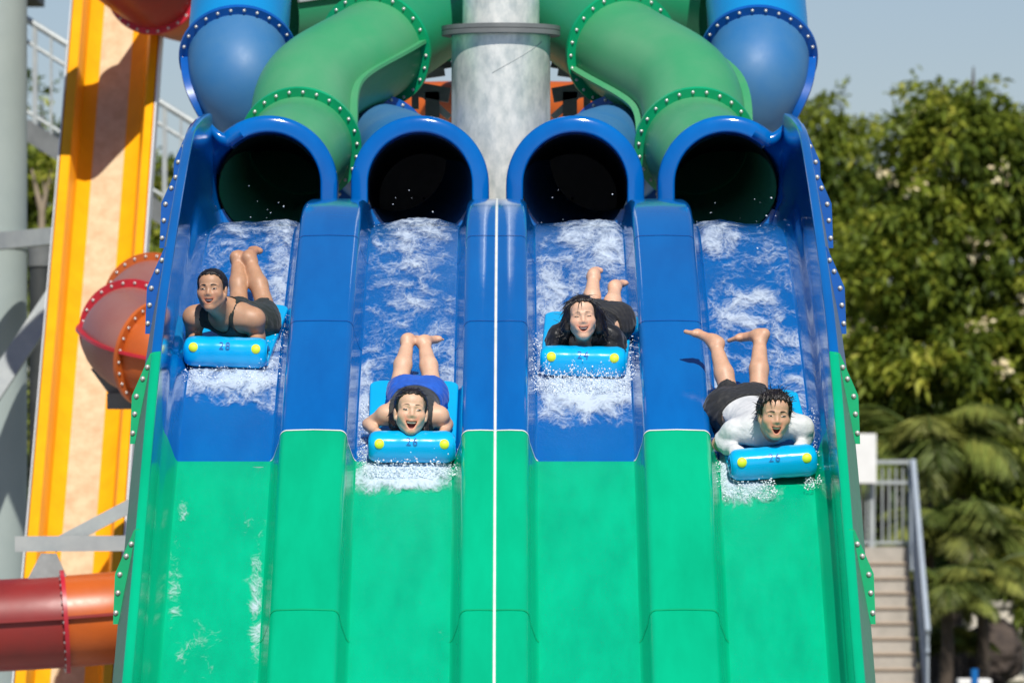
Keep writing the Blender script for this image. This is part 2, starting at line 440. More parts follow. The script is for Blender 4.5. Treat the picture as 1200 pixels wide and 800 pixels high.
# ------------------------------------------------------------------ bolted tubes
def tube_thing(name, label, cat, P, r, mats, rings, ring_mats, group=None, seams=(90, 270), seam_mat=None, nb=26, rh=.045, bolts=True, up0=None, bolt_size=.0098, seam_secs=None):
    """P: path points; rings: indices of P where two pieces are bolted; mats: one per piece"""
    pts, idx = catmull(P, 12); fr = frames(pts, up0)
    root = empty(name, Vector((pts[0].x, pts[0].y, 0)), label, cat, group)
    cuts = [0] + [idx[k] for k in rings if 0 < k < len(P) - 1] + [len(pts) - 1]; n = 40
    for c in range(len(cuts) - 1):
        a, b = cuts[c], cuts[c + 1]; v = []; f = []
        for i in range(a, b + 1):
            T, A, B = fr[i]
            for j in range(n):
                t = 2 * PI * j / n; v.append(pts[i] + (A * math.cos(t) + B * math.sin(t)) * r)
        for i in range(b - a):
            for j in range(n): f.append((i * n + j, i * n + (j + 1) % n, (i + 1) * n + (j + 1) % n, (i + 1) * n + j))
        sec = mesh_np('tube_section', v, f, mats[c % len(mats)], root, True)
        if seam_secs is not None and c not in seam_secs: continue
        for sa in seams:
            v = []; f = []
            ca, sb = math.cos(R(sa)), math.sin(R(sa))
            for i in range(a, b + 1):
                T, A, B = fr[i]; rd = A * ca + B * sb; cr = T.cross(rd)
                for (q, w) in ((r - .004, -.011), (r + rh * .8, -.011), (r + rh * .8, .011), (r - .004, .011)): v.append(pts[i] + rd * q + cr * w)
            for i in range(b - a):
                for j in range(3): f.append((i * 4 + j, i * 4 + j + 1, (i + 1) * 4 + j + 1, (i + 1) * 4 + j))
            f.append((0, 1, 2, 3)); e = (b - a) * 4; f.append((e + 3, e + 2, e + 1, e))
            so = mesh_np('seam_flange', v, f, (seam_mat or ring_mats[0]), sec, True); sharp(so)
    for q, k in enumerate(rings):
        i = idx[k]; T, A, B = fr[i]; v = []; f = []; prof = [(r - .003, -.016), (r + rh, -.016), (r + rh, .016), (r - .003, .016)]; n2 = 64
        for j in range(n2):
            t = 2 * PI * j / n2; d = A * math.cos(t) + B * math.sin(t)
            for (rr, dt) in prof: v.append(pts[i] + d * rr + T * dt)
        for j in range(n2):
            for p in range(4): f.append((j * 4 + p, j * 4 + (p + 1) % 4, ((j + 1) % n2) * 4 + (p + 1) % 4, ((j + 1) % n2) * 4 + p))
        fo = mesh_np('joint_flange', v, f, ring_mats[q % len(ring_mats)], root, True); sharp(fo)
        if bolts:
            fwd = T if T.y < 0 else -T
            for j in range(nb):
                t = 2 * PI * (j + .5) / nb; d = A * math.cos(t) + B * math.sin(t)
                bolt(fo, pts[i] + d * (r + rh * .55) + fwd * .016, fwd, bolt_size)
    return root

def mirror(p): return Vector((2 * CX - p.x, p.y, p.z))
grp = 'enclosed tubes feeding the racing slide'
def both(P, label_l, label_r, **k):
    tube_thing('tube_slide', label_l, 'tube slide', P, group=grp, **k)
    tube_thing('tube_slide', label_r, 'tube slide', [mirror(p) for p in P], group=grp, **k)

TR = .345
PG = [Vector((CX - 1.475, 47.12, MZ)), W(340, 188, 47.7), W(352, 170, 48.2), W(364, 106, 48.9), W(440, 58, 49.75), W(515, 5, 51.0), W(560, -45, 53.0)]
both(PG, 'pale green tube elbow curving down into the leftmost blue mouth of the slide',
     'pale green tube elbow curving down into the rightmost blue mouth of the slide',
     r=TR, rh=.062, mats=[M['tube_green'], M['tube_green'], M['tube_green_deep'], M['tube_green_deep']], rings=[2, 4, 5], ring_mats=[M['green_flange']], seams=(75, 255), seam_mat=M['tube_green'], seam_secs=[1])
PB = [W(290, -150, 52.0), W(286, -40, 50.8), W(279, 66, 49.65), W(291, 108, 49.5), W(324, 146, 49.8), W(370, 180, 50.1), W(440, 180, 49.5), W(478, 196, 48.3), Vector((CX - .5, 47.12, MZ))]
both(PB, 'blue tube dropping past the leftmost green elbow and round behind it to the second mouth',
     'blue tube dropping past the rightmost green elbow and round behind it to the third mouth',
     r=TR, rh=.060, mats=[M['tube_cyan'], M['tube_blue'], M['tube_blue']], rings=[2, 6], ring_mats=[M['blue_flange']], seams=(90, 270), seam_mat=M['blue_flange'], seam_secs=[1])
# green runs behind
PH = [W(330, 5, 52.4), W(420, -8, 52.6), W(505, -22, 52.4), W(590, -40, 53.5)]
both(PH, 'dark green tube running level behind the blue tube at top left', 'dark green tube running level behind the blue tube at top right',
     r=TR, mats=[M['tube_green_deep']], rings=[], ring_mats=[M['green_flange']], seams=(90,), seam_mat=M['steel'])
PO = [W(410, 132, 54), W(470, 128, 54.3), W(560, 126, 54.6), W(600, 126, 54.6)]
both(PO, 'orange tube half hidden in shade at the left of the steel mast', 'orange tube half hidden in shade at the right of the steel mast',
     r=.2, mats=[M['tube_orange']], rings=[], ring_mats=[M['orange_flange']], seams=())

# ------------------------------------------------------------------ mast and brackets
mp = W(587, 300, 49.6); mast = empty('steel_mast', (mp.x, 49.6, 0), 'thick round galvanised steel mast rising behind the middle of the slide', 'mast')
def cyl(name, x, y, z0, z1, r, mat, parent, n=64, r1=None):
    return MB().tube([(x, y, z0), (x, y, z1)], [r, r1 or r], n).build(name, mat, parent, True)
zf = W(0, 39, 49.6).z
cyl('lower_shaft', mp.x, 49.6, 0, zf - .02, .337, M['pole'], mast)
cyl('mast_flange', mp.x, 49.6, zf - .02, zf + .012, .405, M['mid_steel'], mast)
cyl('upper_flange', mp.x, 49.6, zf + .016, zf + .045, .405, M['mid_steel'], mast)
cyl('upper_shaft', mp.x, 49.6, zf + .045, 8.5, .262, M['pole'], mast)
ws = []
for k in range(15):
    a = R(-100 + 65 * k / 14); ws.append((mp.x + .338 * math.cos(a), 49.6 + .338 * math.sin(a), W(0, 86 - 38 * k / 14, 49.3).z))
MB().tube(ws, .0028, 6).build('weld_seam', M['steel'], mast, True)
for s, side in ((-1, 'left'), (1, 'right')):
    x0 = mp.x + s * .36
    br = empty('steel_bracket', (x0, 50.7, W(0, 120, 50.7).z), f'dark steel support arm bolted to the {side} of the mast under the green tube', 'bracket', 'support arms on the mast')
    def P2(dx, py, Y=50.75): q = W(587, py, Y); return (mp.x + s * dx, Y, q.z)
    MB().bar(P2(.36, 112), P2(.62, 104), .10, .10).build('arm', M['mid_steel'], br)
    MB().bar(P2(.60, 42), P2(.60, 128), .05, .06).bar(P2(.48, 108), P2(.48, 138), .10, .10).build('upright', M['mid_steel'], br)
    MB().bar(P2(.36, 138), P2(.64, 96), .045, .06).build('brace', M['steel'], br)
    MB().bar(P2(.37, 36), P2(.80, 47), .05, .5).build('saddle_plate', M['mid_steel'], br)
    MB().bar(P2(.37, 58, 51.6), P2(1.3, 84, 51.6), .26, .06).build('deck_edge', M['dark_steel'], br)
    MB().bar(P2(.40, 84, 51.4), P2(1.4, 108, 51.4), .06, .06).build('deck_beam', M['mid_steel'], br)

# ------------------------------------------------------------------ left side: columns, beams, coloured tubes, yellow chute
c0 = W(-12, 300, 66); col = empty('steel_column', (c0.x, 66, 0), 'thick grey-green round steel column at the left edge of the picture', 'column')
cyl('shaft', c0.x, 66, 0, 10, .339, M['column'], col)
cyl('collar', c0.x, 66, W(0, 292, 66).z, W(0, 270, 66).z, .350, M['column'], col)
c1 = W(47, 300, 68); col2 = empty('dark_column', (c1.x, 68, 0), 'slim dark grey steel column behind the thick grey column', 'column')
cyl('shaft', c1.x, 68, 0, W(0, 312, 68).z, .10, M['dark_steel'], col2); cyl('sleeve', c1.x, 68, W(0, 312, 68).z, W(0, 284, 68).z, .115, M['mid_steel'], col2)
bm1 = MB().bar(W(-14, 284, 64.6), W(130, 270, 66.4), .15, .14).build('steel_beam', M['steel']); tag(bm1, 'grey level steel beam running from the thick column towards the yellow chute', 'beam', 'steel beams by the thick column')
bm2 = MB().bar(W(-14, 466, 64.6), W(130, 250, 66.4), .19, .12).build('steel_brace', M['steel']); tag(bm2, 'grey diagonal steel brace rising from the thick column towards the yellow chute', 'brace', 'steel beams by the thick column')
fr_ = empty('pipe_support', W(80, 640, 54.6), 'galvanised support frame with level and slanting beams above the red and orange pipe', 'support frame')
MB().bar(W(18, 637, 54.6), W(175, 636, 54.6), .115, .1).build('level_beam', M['steel'], fr_)
MB().bar(W(62, 640, 54.75), W(180, 578, 54.75), .10, .09).build('slanting_beam', M['steel'], fr_)
g0, g1, g2, g3 = W(48, 648, 54.5), W(66, 648, 54.5), W(84, 690, 54.4), W(26, 690, 54.4)
mbg = MB(); off = Vector((0, .04, 0))
mbg.add([g0, g1, g2, g3, g0 + off, g1 + off, g2 + off, g3 + off], [(0, 1, 2, 3), (7, 6, 5, 4), (0, 4, 5, 1), (1, 5, 6, 2), (2, 6, 7, 3), (3, 7, 4, 0)]); mbg.build('gusset_plate', M['mid_steel'], fr_)
# low pipe
PL = [W(-90, 736, 54.5), W(-10, 733, 54.5), W(76, 728, 54.5), W(150, 722, 54.6), W(230, 715, 54.9)]
tube_thing('drain_tube', 'dark red enclosed tube bolted to an orange length, lying low at the bottom left', 'tube slide', PL, .345, [M['tube_red'], M['tube_orange']], [2], [M['red_flange']], seams=(85,), seam_mat=M['tube_red'], nb=30, group='red and orange tube slides')
# spiral
PS = [W(285, 360, 58.0), W(220, 350, 57.6), W(180, 356, 56.9), W(154, 388, 55.85), W(150, 398, 55.3), W(178, 414, 54.75), W(240, 424, 54.8)]
tube_thing('spiral_tube', 'faded red tube bend with a crimson flange and orange flanges beside the yellow chute', 'tube slide', PS, .345,
           [M['tube_orange'], M['tube_brown'], M['tube_brown'], M['tube_orange']], [2, 3, 5], [M['orange_flange'], M['red_flange'], M['orange_flange']], seams=(78,), seam_mat=M['red_flange'], nb=26, rh=.06, group='red and orange tube slides')
bk = empty('tube_bracket', W(140, 470, 55.3), 'grey steel bracket holding up the faded red tube bend', 'bracket')
a0, a1, a2, a3 = W(106, 432, 55.5), W(124, 430, 55.5), W(160, 462, 55.5), W(128, 462, 55.5); off = Vector((0, .05, 0))
MB().add([a0, a1, a2, a3, a0 + off, a1 + off, a2 + off, a3 + off], [(3, 2, 1, 0), (4, 5, 6, 7), (0, 4, 7, 3), (1, 2, 6, 5), (0, 1, 5, 4), (2, 3, 7, 6)]).build('gusset_plate', M['mid_steel'], bk)
MB().bar(W(126, 470, 55.5), W(200, 470, 55.5), .12, .15).build('beam', M['mid_steel'], bk)
# top left red tube
PT = [W(90, -95, 61.6), W(128, -60, 62.4), W(182, -20, 63.2), W(228, -2, 64.3), W(300, 6, 65.6)]
tube_thing('overhead_tube', 'shaded red tube with a crimson flange crossing the top of the yellow chute', 'tube slide', PT, .405, [M['tube_red'], M['tube_orange']], [2], [M['red_flange']], seams=(), nb=28, rh=.055, group='red and orange tube slides')

# yellow chute
def chute():
    top, bot = (152, -140, 66.0), (72, 900, 57.5)
    root = empty('yellow_chute', W(75, 800, 58) * 1.0, 'tall steep yellow open chute with a worn cream floor on the left', 'water slide')
    n = 40; C = []
    for k in range(n + 1):
        t = k / n; px = top[0] + (bot[0] - top[0]) * (t ** 1.05); py = top[1] + (bot[1] - top[1]) * t; Y = top[2] + (bot[2] - top[2]) * t
        C.append(W(px, py, Y))
    T = (C[-1] - C[0]).normalized(); X = Vector((1, 0, 0)); X = (X - T * X.dot(T)).normalized(); N = X.cross(T)
    if N.y > 0: N = -N
    def strip(name, prof, mat, w0=1.0):
        v = []; f = []; m = len(prof)
        for i, c in enumerate(C):
            for (x, h) in prof: v.append(c + X * x + N * h)
        for i in range(n):
            for j in range(m - 1): f.append((i * m + j, i * m + j + 1, (i + 1) * m + j + 1, (i + 1) * m + j))
        o = mesh_np(name, v, f, mat, root, True); sharp(o, 30); return o
    strip('floor', [(-.145, 0), (-.05, -.004), (.04, -.004), (.125, 0)], M['cream'])
    strip('side_wall', [(-.145, 0), (-.20, .012), (-.265, .05), (-.305, .30), (-.31, .315), (-.325, .32), (-.395, .315), (-.40, .30), (-.405, .16)], M['yellow'])
    strip('side_wall', [(.125, 0), (.19, .012), (.255, .05), (.30, .30), (.305, .315), (.32, .32), (.375, .315), (.38, .30), (.385, .16)], M['yellow'])
    strip('edge_trim', [(-.407, .31), (-.42, .30), (-.42, .0)], M['white']); strip('edge_trim', [(.387, .31), (.40, .30), (.40, .0)], M['white'])
    strip('underside', [(-.41, -.06), (0, -.08), (.39, -.06)], M['yellow'])
chute()

# access stair with railings far behind
def back_stair():
    Y = 75.0
    root = empty('access_stair', W(60, 170, Y), 'grey steel access stair with railings high up behind the yellow chute', 'stairs')
    def L(px, off=0): return 22 + (px - 30) * .62 + off
    xa, xb = -20, 330
    for dY in (0, 1.2):
        MB().tube([W(xa, L(xa), Y + dY), W(xb, L(xb), Y + dY)], .035, 8).tube([W(xa, L(xa, 26), Y + dY), W(xb, L(xb, 26), Y + dY)], .022, 8).tube([W(xa, L(xa, 108), Y + dY), W(xb, L(xb, 108), Y + dY)], .02, 8).build('handrail', M['steel'], root, True)
        for px in range(-16, 330, 19):
            big = (px // 19) % 2 == 0
            MB().bar(W(px, L(px), Y + dY), W(px, L(px, 128), Y + dY), .05 if big else .025, .04).build('baluster', M['steel'], root)
        MB().bar(W(xa, L(xa, 130), Y + dY), W(xb, L(xb, 130), Y + dY), .20, .05).build('stringer', M['mid_steel'], root)
    for k in range(18):
        px = xa + (xb - xa) * (k + .5) / 18; q = W(px, L(px, 122), Y); MB().box((q.x - .12, Y, q.z - .02), (q.x + .12, Y + 1.2, q.z + .02)).build('tread', M['mid_steel'], root)
    dk = W(20, 15, Y)
    MB().box((dk.x - 1.2, Y - .5, W(0, -2, Y).z), (W(42, 0, Y).x, Y + 1.4, W(0, -16, Y).z)).build('landing', M['dark_steel'], root)
back_stair()

# ------------------------------------------------------------------ right side: stairs, railing, sign, wall, rock
def right_stairs():
    Y0 = 94.0; s = F / Y0
    XL, XR = (985 - PX0) / s, (1064 - PX0) / s; zt = W(0, 641, Y0).z
    root = empty('concrete_stair', ((XL + XR) / 2, 91, 0), 'flight of pale concrete steps with a grey railing to the right of the slide', 'stairs')
    n = 12
    MB().box((XL, Y0, zt - .35), (XR, Y0 + 1.6, zt)).build('landing', M['concrete'], root)
    for k in range(n):
        z1 = zt - .188 * k - .188 * .0; y1 = Y0 - .29 * (k + 1); z1 = zt - .188 * (k + 1)
        if z1 < .02: break
        MB().box((XL, y1, z1 - .30), (XR, Y0 - .29 * k + (.0), z1 - .025)).build('step', M['concrete'], root)
        MB().box((XL + .002, y1 - .03, z1 - .045 + .022), (XR - .002, Y0 - .29 * k - .001, z1)).build('nosing', M['tread'], root)
    # railing at the back of the landing
    yb = Y0 + .3; zr = zt
    top = W(0, 541, yb).z; mid = W(0, 565, yb).z; lo = zt + .06
    x1 = XR + .06
    MB().bar((XL, yb, top), (x1, yb, top), .055, .055).build('top_rail', M['steel'], root)
    MB().bar((XL, yb, mid), (x1, yb, mid), .05, .05).bar((XL, yb, lo), (x1, yb, lo), .035, .035).build('mid_rail', M['steel'], root)
    for px in (1008, 1015, 1034, 1042, 1050, 1058):
        x = (px - PX0) / F * yb; MB().tube([(x, yb, lo), (x, yb, W(0, 548, yb).z)], .014, 6).build('baluster', M['steel'], root)
    x = (1022 - PX0) / F * yb; MB().bar((x, yb, zt), (x, yb, mid), .075, .06).build('post', M['steel'], root)
    MB().bar((x1, yb, zt - .3), (x1, yb, top + .03), .08, .07).build('post', M['rail'], root)
    # sloping railing down the right side
    sl = .188 / .29
    def q(d, h): return (XR + .07, yb - d, (zt + h) - max(0, d - .3) * sl)
    D = 3.6; H = top - zt
    MB().bar(q(0, H), q(.3, H), .07, .06, (1, 0, 0)).bar(q(.3, H), q(D, H), .07, .06, (1, 0, 0)).build('sloping_rail', M['rail'], root)
    MB().bar(q(.3, H - .26), q(D, H - .26), .04, .04, (1, 0, 0)).bar(q(.3, .02), q(D, .02), .14, .04, (1, 0, 0)).build('lower_rail', M['rail'], root)
    for k in range(22):
        d = .3 + k * .155; MB().bar(q(d, .0), q(d, H - .02), .03, .03, (1, 0, 0)).build('baluster', M['rail'], root)
    # left railing of the flight (behind the slide wall from here)
    def q2(d, h): a = q(d, h); return (XL - .03, a[1], a[2])
    MB().bar(q2(.3, H), q2(D, H), .06, .06, (1, 0, 0)).build('sloping_rail', M['rail'], root)
right_stairs()
sb = W(1014, 537, 94.1); sg = empty('notice_board', (sb.x, 94.1, sb.z), 'plain white notice board fixed to the railing at the head of the concrete steps', 'sign')
a, b = W(992, 566, 94.1), W(1027, 508, 94.1)
MB().box((a.x, 94.08, a.z), (b.x, 94.11, b.z)).build('panel', M['white'], sg, bevel=.006)
MB().box((a.x + .1, 94.115, a.z - .3), (a.x + .14, 94.15, b.z - .05)).build('post', M['steel'], sg)

wl_ = empty('garden_wall', W(1180, 760, 101) * 1, 'low cream rendered wall with a pale coping beyond the brown rock', 'wall')
a, b = W(1120, 800, 101), W(1330, 712, 101)
MB().box((a.x, 101, -.1), (b.x, 101.25, b.z)).build('wall_face', M['cream_wall'], wl_)
MB().box((a.x - .03, 100.95, b.z), (b.x, 101.30, b.z + .10)).build('coping', M['concrete'], wl_, bevel=.02)
def rock(px, py, Y, rx, ry, label):
    c = W(px, py, Y); bm = bmesh.new(); bmesh.ops.create_icosphere(bm, subdivisions=5, radius=1)
    from mathutils import noise as mn
    for v in bm.verts:
        p = v.co.copy(); d = 1 + .32 * mn.noise(p * 1.1 + Vector((3, 1, 8))) + .16 * mn.noise(p * 2.7) + .06 * mn.noise(p * 7)
        p = p * d; p.z = p.z * (1 if p.z > 0 else .7)
        v.co = Vector((p.x * rx, p.y * rx * .8, p.z * ry)) + c
    me = bpy.data.meshes.new('boulder'); bm.to_mesh(me); bm.free(); me.materials.append(M['rock'])
    me.polygons.foreach_set('use_smooth', [True] * len(me.polygons)); o = bpy.data.objects.new('boulder', me); COL.objects.link(o); tag(o, label, 'rock')
rock(1160, 775, 98.5, .46, .52, 'dark brown boulder in front of the cream wall')
bp = W(1142, 800, 94); MB().tube([(bp.x, 94, 0), (bp.x, 94, W(0, 783, 94).z)], .05, 16).build('blue_post', M['pole_blue'], None, True)
tag(bpy.data.objects['blue_post'], 'short bright blue post near the boulder at the bottom right', 'post')
pl_ = W(1142, 805, 94.4); MB().box((pl_.x - .22, 94.3, 0), (pl_.x + .22, 94.7, W(0, 795, 94.3).z)).build('pedestal', M['white'], None, bevel=.03)
tag(bpy.data.objects['pedestal'], 'white block behind the short blue post', 'block')

# ------------------------------------------------------------------ vegetation
def leaf_mesh(name, pos, dirs, size, age, mat, parent=None, width=.36, droop=.35):
    """two-triangle folded blades; pos (n,3), dirs (n,3) unit, size (n,)"""
    n = len(pos); up = np.tile(np.array([0, 0, 1.0]), (n, 1)) + RNG.normal(0, .35, (n, 3))
    side = np.cross(dirs, up); side /= np.linalg.norm(side, axis=1)[:, None] + 1e-9
    nr = np.cross(side, dirs); L = size[:, None]
    mid = pos + dirs * L * .5; tip = pos + dirs * L - np.array([0, 0, 1]) * L * droop
    w = L * width * .5
    l = mid + side * w + nr * w * .35 - np.array([0, 0, 1]) * L * droop * .25; r = mid - side * w + nr * w * .35 - np.array([0, 0, 1]) * L * droop * .25
    v = np.stack([pos, r, tip, l], 1).reshape(-1, 3)
    i = np.arange(n) * 4
    f = np.concatenate([np.stack([i, i + 1, i + 2], 1), np.stack([i, i + 2, i + 3], 1)])
    o = mesh_np(name, v, f, mat, parent, False)
    at = o.data.attributes.new('age', 'FLOAT', 'POINT'); at.data.foreach_set('value', np.repeat(age, 4).astype(np.float32))
    return o

def crown_points(blobs, n, shell=.75):
    """blobs: (centre, radii); points near the shells of the lobes"""
    P = []; wts = np.array([r[0] * r[1] + r[0] * r[2] for _, r in blobs]); wts = wts / wts.sum()
    pick = RNG.choice(len(blobs), n, p=wts)
    d = RNG.normal(0, 1, (n, 3)); d /= np.linalg.norm(d, axis=1)[:, None]
    d[:, 1] = np.where(RNG.random(n) < .6, -np.abs(d[:, 1]), d[:, 1])
    rad = shell + (1.06 - shell) * RNG.random(n) ** .6
    c = np.array([b[0] for b in blobs])[pick]; rr = np.array([b[1] for b in blobs])[pick]
    return c + d * rr * rad[:, None], d

def tree(label, blobs, nclus, leafsize, per, mat, base, seed_age=(.0, 1), trunk_r=.2, flowers=0, cat='tree', group=None, name='leafy_tree', bark='bark'):
    root = empty(name, base, label, cat, group)
    nt_ = max(20, nclus // 11); TP, TD = crown_points(blobs, nt_, .62); tw = RNG.integers(0, nt_, nclus)
    P = TP[tw] + RNG.normal(0, 1, (nclus, 3)) * leafsize * np.array([.85, .85, .6]); D = TD[tw] + RNG.normal(0, .25, (nclus, 3)); D /= np.linalg.norm(D, axis=1)[:, None]
    tage = RNG.normal(0, .20, nt_)
    pos = []; dr = []; sz = []; ag = []
    k = np.repeat(np.arange(nclus), per); m = len(k)
    from mathutils import noise as mn
    cl = np.array([mn.noise(Vector(p) * 1.6) + .6 * mn.noise(Vector(p) * 4.1) for p in P])
    ca = np.clip(.40 + .50 * cl + tage[tw] + RNG.normal(0, .10, nclus), 0, 1)      # flushes of young leaves, twig by twig
    dirs = D[k] * .7 + RNG.normal(0, .75, (m, 3)); dirs[:, 2] -= .12; dirs /= np.linalg.norm(dirs, axis=1)[:, None]
    pos = P[k] + RNG.normal(0, leafsize * .28, (m, 3)); sz = leafsize * RNG.uniform(.6, 1.25, m)
    age = np.clip(ca[k] + RNG.normal(0, .13, m), 0, 1)
    leaf_mesh('crown', pos, dirs, sz, age, mat, root)
    b = Vector(base); cs = [Vector(c) for c, _ in blobs]; mc = sum(cs, Vector()) / len(cs)
    mb = MB(); fork = Vector((b.x + (mc.x - b.x) * .3, b.y, b.z + (mc.z - b.z) * .45))
    mb.tube([b, b.lerp(fork, .5) + Vector((.05, 0, 0)), fork], [trunk_r, trunk_r * .8, trunk_r * .65], 10)
    for c in cs:
        q = fork.lerp(c, .5) + Vector((0, 0, -.15)); mb.tube([fork, q, c, c + (c - fork).normalized() * .4], [trunk_r * .5, trunk_r * .32, trunk_r * .16, .01], 7)
    mb.build('trunk', M[bark], root, True)
    if flowers:
        fp, fd = crown_points(blobs, flowers * 3); keep = [i for i in range(len(fp)) if fd[i][1] < -.3][:flowers]
        for i in keep:
            mbf = MB(); c = Vector(fp[i]) + Vector(fd[i]) * .06
            for q in range(22):
                a = c + Vector(RNG.normal(0, .075, 3)); d = Vector(RNG.normal(0, 1, 3)).normalized(); e = d.orthogonal().normalized()
                mbf.add([a, a + d * .07 + e * .035, a + d * .13, a + d * .07 - e * .035], [(0, 1, 2, 3)])
            mbf.build('blossom', M['flower'], root)
    return root

def pb(px, py, Y, rx, rz, ry=None):
    q = W(px, py, Y); s = F / Y
    return ((q.x, q.y, q.z), (rx / s, (ry or rx) / s, rz / s))

Y1 = 101
big = [pb(1125, 185, Y1, 80, 72), pb(1068, 222, Y1, 42, 52), pb(1195, 205, Y1, 62, 68), pb(1090, 300, Y1, 85, 80), pb(1180, 320, Y1 + .4, 90, 90), pb(1030, 330, Y1 - .3, 55, 70),
       pb(1110, 420, Y1, 90, 75), pb(1200, 450, Y1, 70, 90), pb(1040, 440, Y1, 55, 60), pb(1175, 540, Y1 + .6, 70, 80), pb(1225, 620, Y1 + .3, 60, 120), pb(1235, 340, Y1, 60, 110), pb(1106, 132, Y1, 36, 34), pb(1168, 140, Y1, 26, 24), pb(1140, 112, Y1, 16, 14)]
tree('big broad-leaved tree with cream blossoms filling the right side behind the slide', big, 6000, .20, 7, M['leaf'], (W(1130, 0, Y1).x, Y1 + .6, 0), trunk_r=.22, flowers=34)
Y2 = 108
sm = [pb(962, 150, Y2, 24, 34), pb(985, 200, Y2, 34, 40), pb(955, 250, Y2, 40, 60), pb(1000, 290, Y2, 46, 70), pb(960, 370, Y2, 50, 70), pb(1010, 400, Y2, 50, 70), pb(1000, 165, Y2, 14, 18)]
tree('smaller pale green tree just right of the blue side wall, behind the big blossoming tree', sm, 2000, .18, 7, M['leaf'], (W(980, 0, Y2).x, Y2, 0), trunk_r=.15)
Y3 = 112
dk = [pb(1160, 600, Y3, 90, 110), pb(1080, 520, Y3, 70, 80), pb(1230, 560, Y3, 80, 130), pb(1030, 470, Y3, 60, 70), pb(1140, 690, Y3 - 6, 60, 60), pb(1060, 680, Y3, 60, 90), pb(1010, 600, Y3, 50, 100), pb(1200, 660, Y3 - 7, 70, 45)]
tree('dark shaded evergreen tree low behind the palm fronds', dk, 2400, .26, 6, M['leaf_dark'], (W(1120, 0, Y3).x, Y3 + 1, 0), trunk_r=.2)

def palm(label, px, py, Y, n, length, seed, base_z=0):
    rg = np.random.default_rng(seed); c = W(px, py, Y)
    root = empty('palm', (c.x, Y, base_z), label, 'palm', 'palms beside the concrete steps')
    MB().tube([(c.x, Y, base_z), (c.x + .03, Y, (base_z + c.z) / 2), tuple(c)], [.10, .085, .07], 10).build('trunk', M['bark'], root, True)
    for k in range(n):
        az = 2 * PI * k / n + rg.normal(0, .25); el = rg.uniform(.5, 1.35); L = length * rg.uniform(.8, 1.15)
        h = Vector((math.cos(az), math.sin(az), 0)); pts = []
        p = c.copy(); ang = el
        for q in range(15):
            pts.append(p.copy()); p = p + (h * math.cos(ang) + Vector((0, 0, 1)) * math.sin(ang)) * (L / 14); ang -= (1.7 + .5 * rg.random()) / 14
        pos = []; dr = []; sz = []
        for q in range(2, 15):
            T = (pts[q] - pts[q - 1]).normalized(); S = T.cross(Vector((0, 0, 1)))
            S = S.normalized() if S.length > 1e-4 else Vector((1, 0, 0))
            for u in (0, .2, .4, .6, .8):
                o = pts[q - 1].lerp(pts[q], u)
                for sgn in (-1, 1):
                    d = (S * sgn * .8 + T * .65 + Vector((0, 0, -.25 + rg.normal(0, .15)))).normalized()
                    pos.append(o); dr.append(d); sz.append(L * .36 * math.sin(PI * min(1, (q + u) / 15.5) ** .7 * .93 + .12))
        ag = np.full(len(pos), rg.uniform(.2, .95)) + rg.normal(0, .08, len(pos))
        fo = leaf_mesh('frond', np.array(pos), np.array(dr), np.abs(np.array(sz)), np.clip(ag, 0, 1), M['palm_leaf'], root, width=.055, droop=.32)
        MB().tube(pts, [.014] * 8 + [.009] * 7, 5).build('rachis', M['palm_leaf'], fo, True)
palm('tallest feathery palm with arching fronds behind the stair railing', 1085, 545, 99, 22, 1.75, 1)
palm('drooping yellowish palm crowded against the sloping stair railing', 1118, 640, 98, 20, 1.45, 2)
palm('feathery palm between the white notice board and the dark tree', 1035, 540, 102, 20, 1.7, 3)
palm('low young palm beside the boulder', 1105, 765, 97, 13, .8, 4)
palm('palm with fronds against the dark tree at the far right', 1150, 560, 103, 20, 1.5, 5)
palm('broad bushy palm in front of the boulder and cream wall', 1150, 690, 96.5, 18, 1.1, 7)
palm('pale feathery palm low beside the foot of the sloping railing', 1108, 700, 96, 18, 1.0, 8)
palm('short palm squeezed between the steps and the drooping yellowish palm', 1092, 715, 99.5, 16, 1.1, 6)

Y4 = 100
lf = [pb(50, 150, Y4, 40, 45), pb(20, 200, Y4, 50, 60), pb(75, 240, Y4, 50, 60), pb(50, 330, Y4, 60, 70), pb(60, 430, Y4, 60, 70), pb(40, 530, Y4, 60, 70), pb(60, 620, Y4, 60, 60), pb(150, 330, Y4, 70, 80), pb(160, 230, Y4, 50, 40), pb(20, 700, Y4, 60, 60), pb(210, 240, Y4, 30, 30)]
tree('dark green tree seen between the thick column and the yellow chute', lf, 2300, .21, 6, M['leaf'], (W(60, 0, Y4).x, Y4, 0), trunk_r=.18)
Y5 = 88
bt = empty('bare_shrub', (W(50, 0, Y5).x, Y5, 0), 'pale forked bare branches showing under the access stair', 'shrub')
def bp_(px, py): return W(px, py, Y5)
MB().tube([(W(48, 0, Y5).x, Y5, 0), bp_(48, 300), bp_(49, 250)], [.06, .045, .04], 8).tube([bp_(49, 252), bp_(44, 228), bp_(37, 198)], [.036, .03, .015], 7).tube([bp_(49, 252), bp_(54, 225), bp_(60, 200)], [.034, .025, .012], 7).tube([bp_(53, 228), bp_(50, 208)], [.02, .01], 6).build('stem', M['pale_bark'], bt, True)
q = W(56, 206, Y5); pp = np.array(q)[None] + RNG.normal(0, .07, (40, 3)); dd = RNG.normal(0, 1, (40, 3)); dd /= np.linalg.norm(dd, axis=1)[:, None]
leaf_mesh('leaves', pp, dd, np.full(40, .1), np.full(40, .95), M['leaf'], bt)

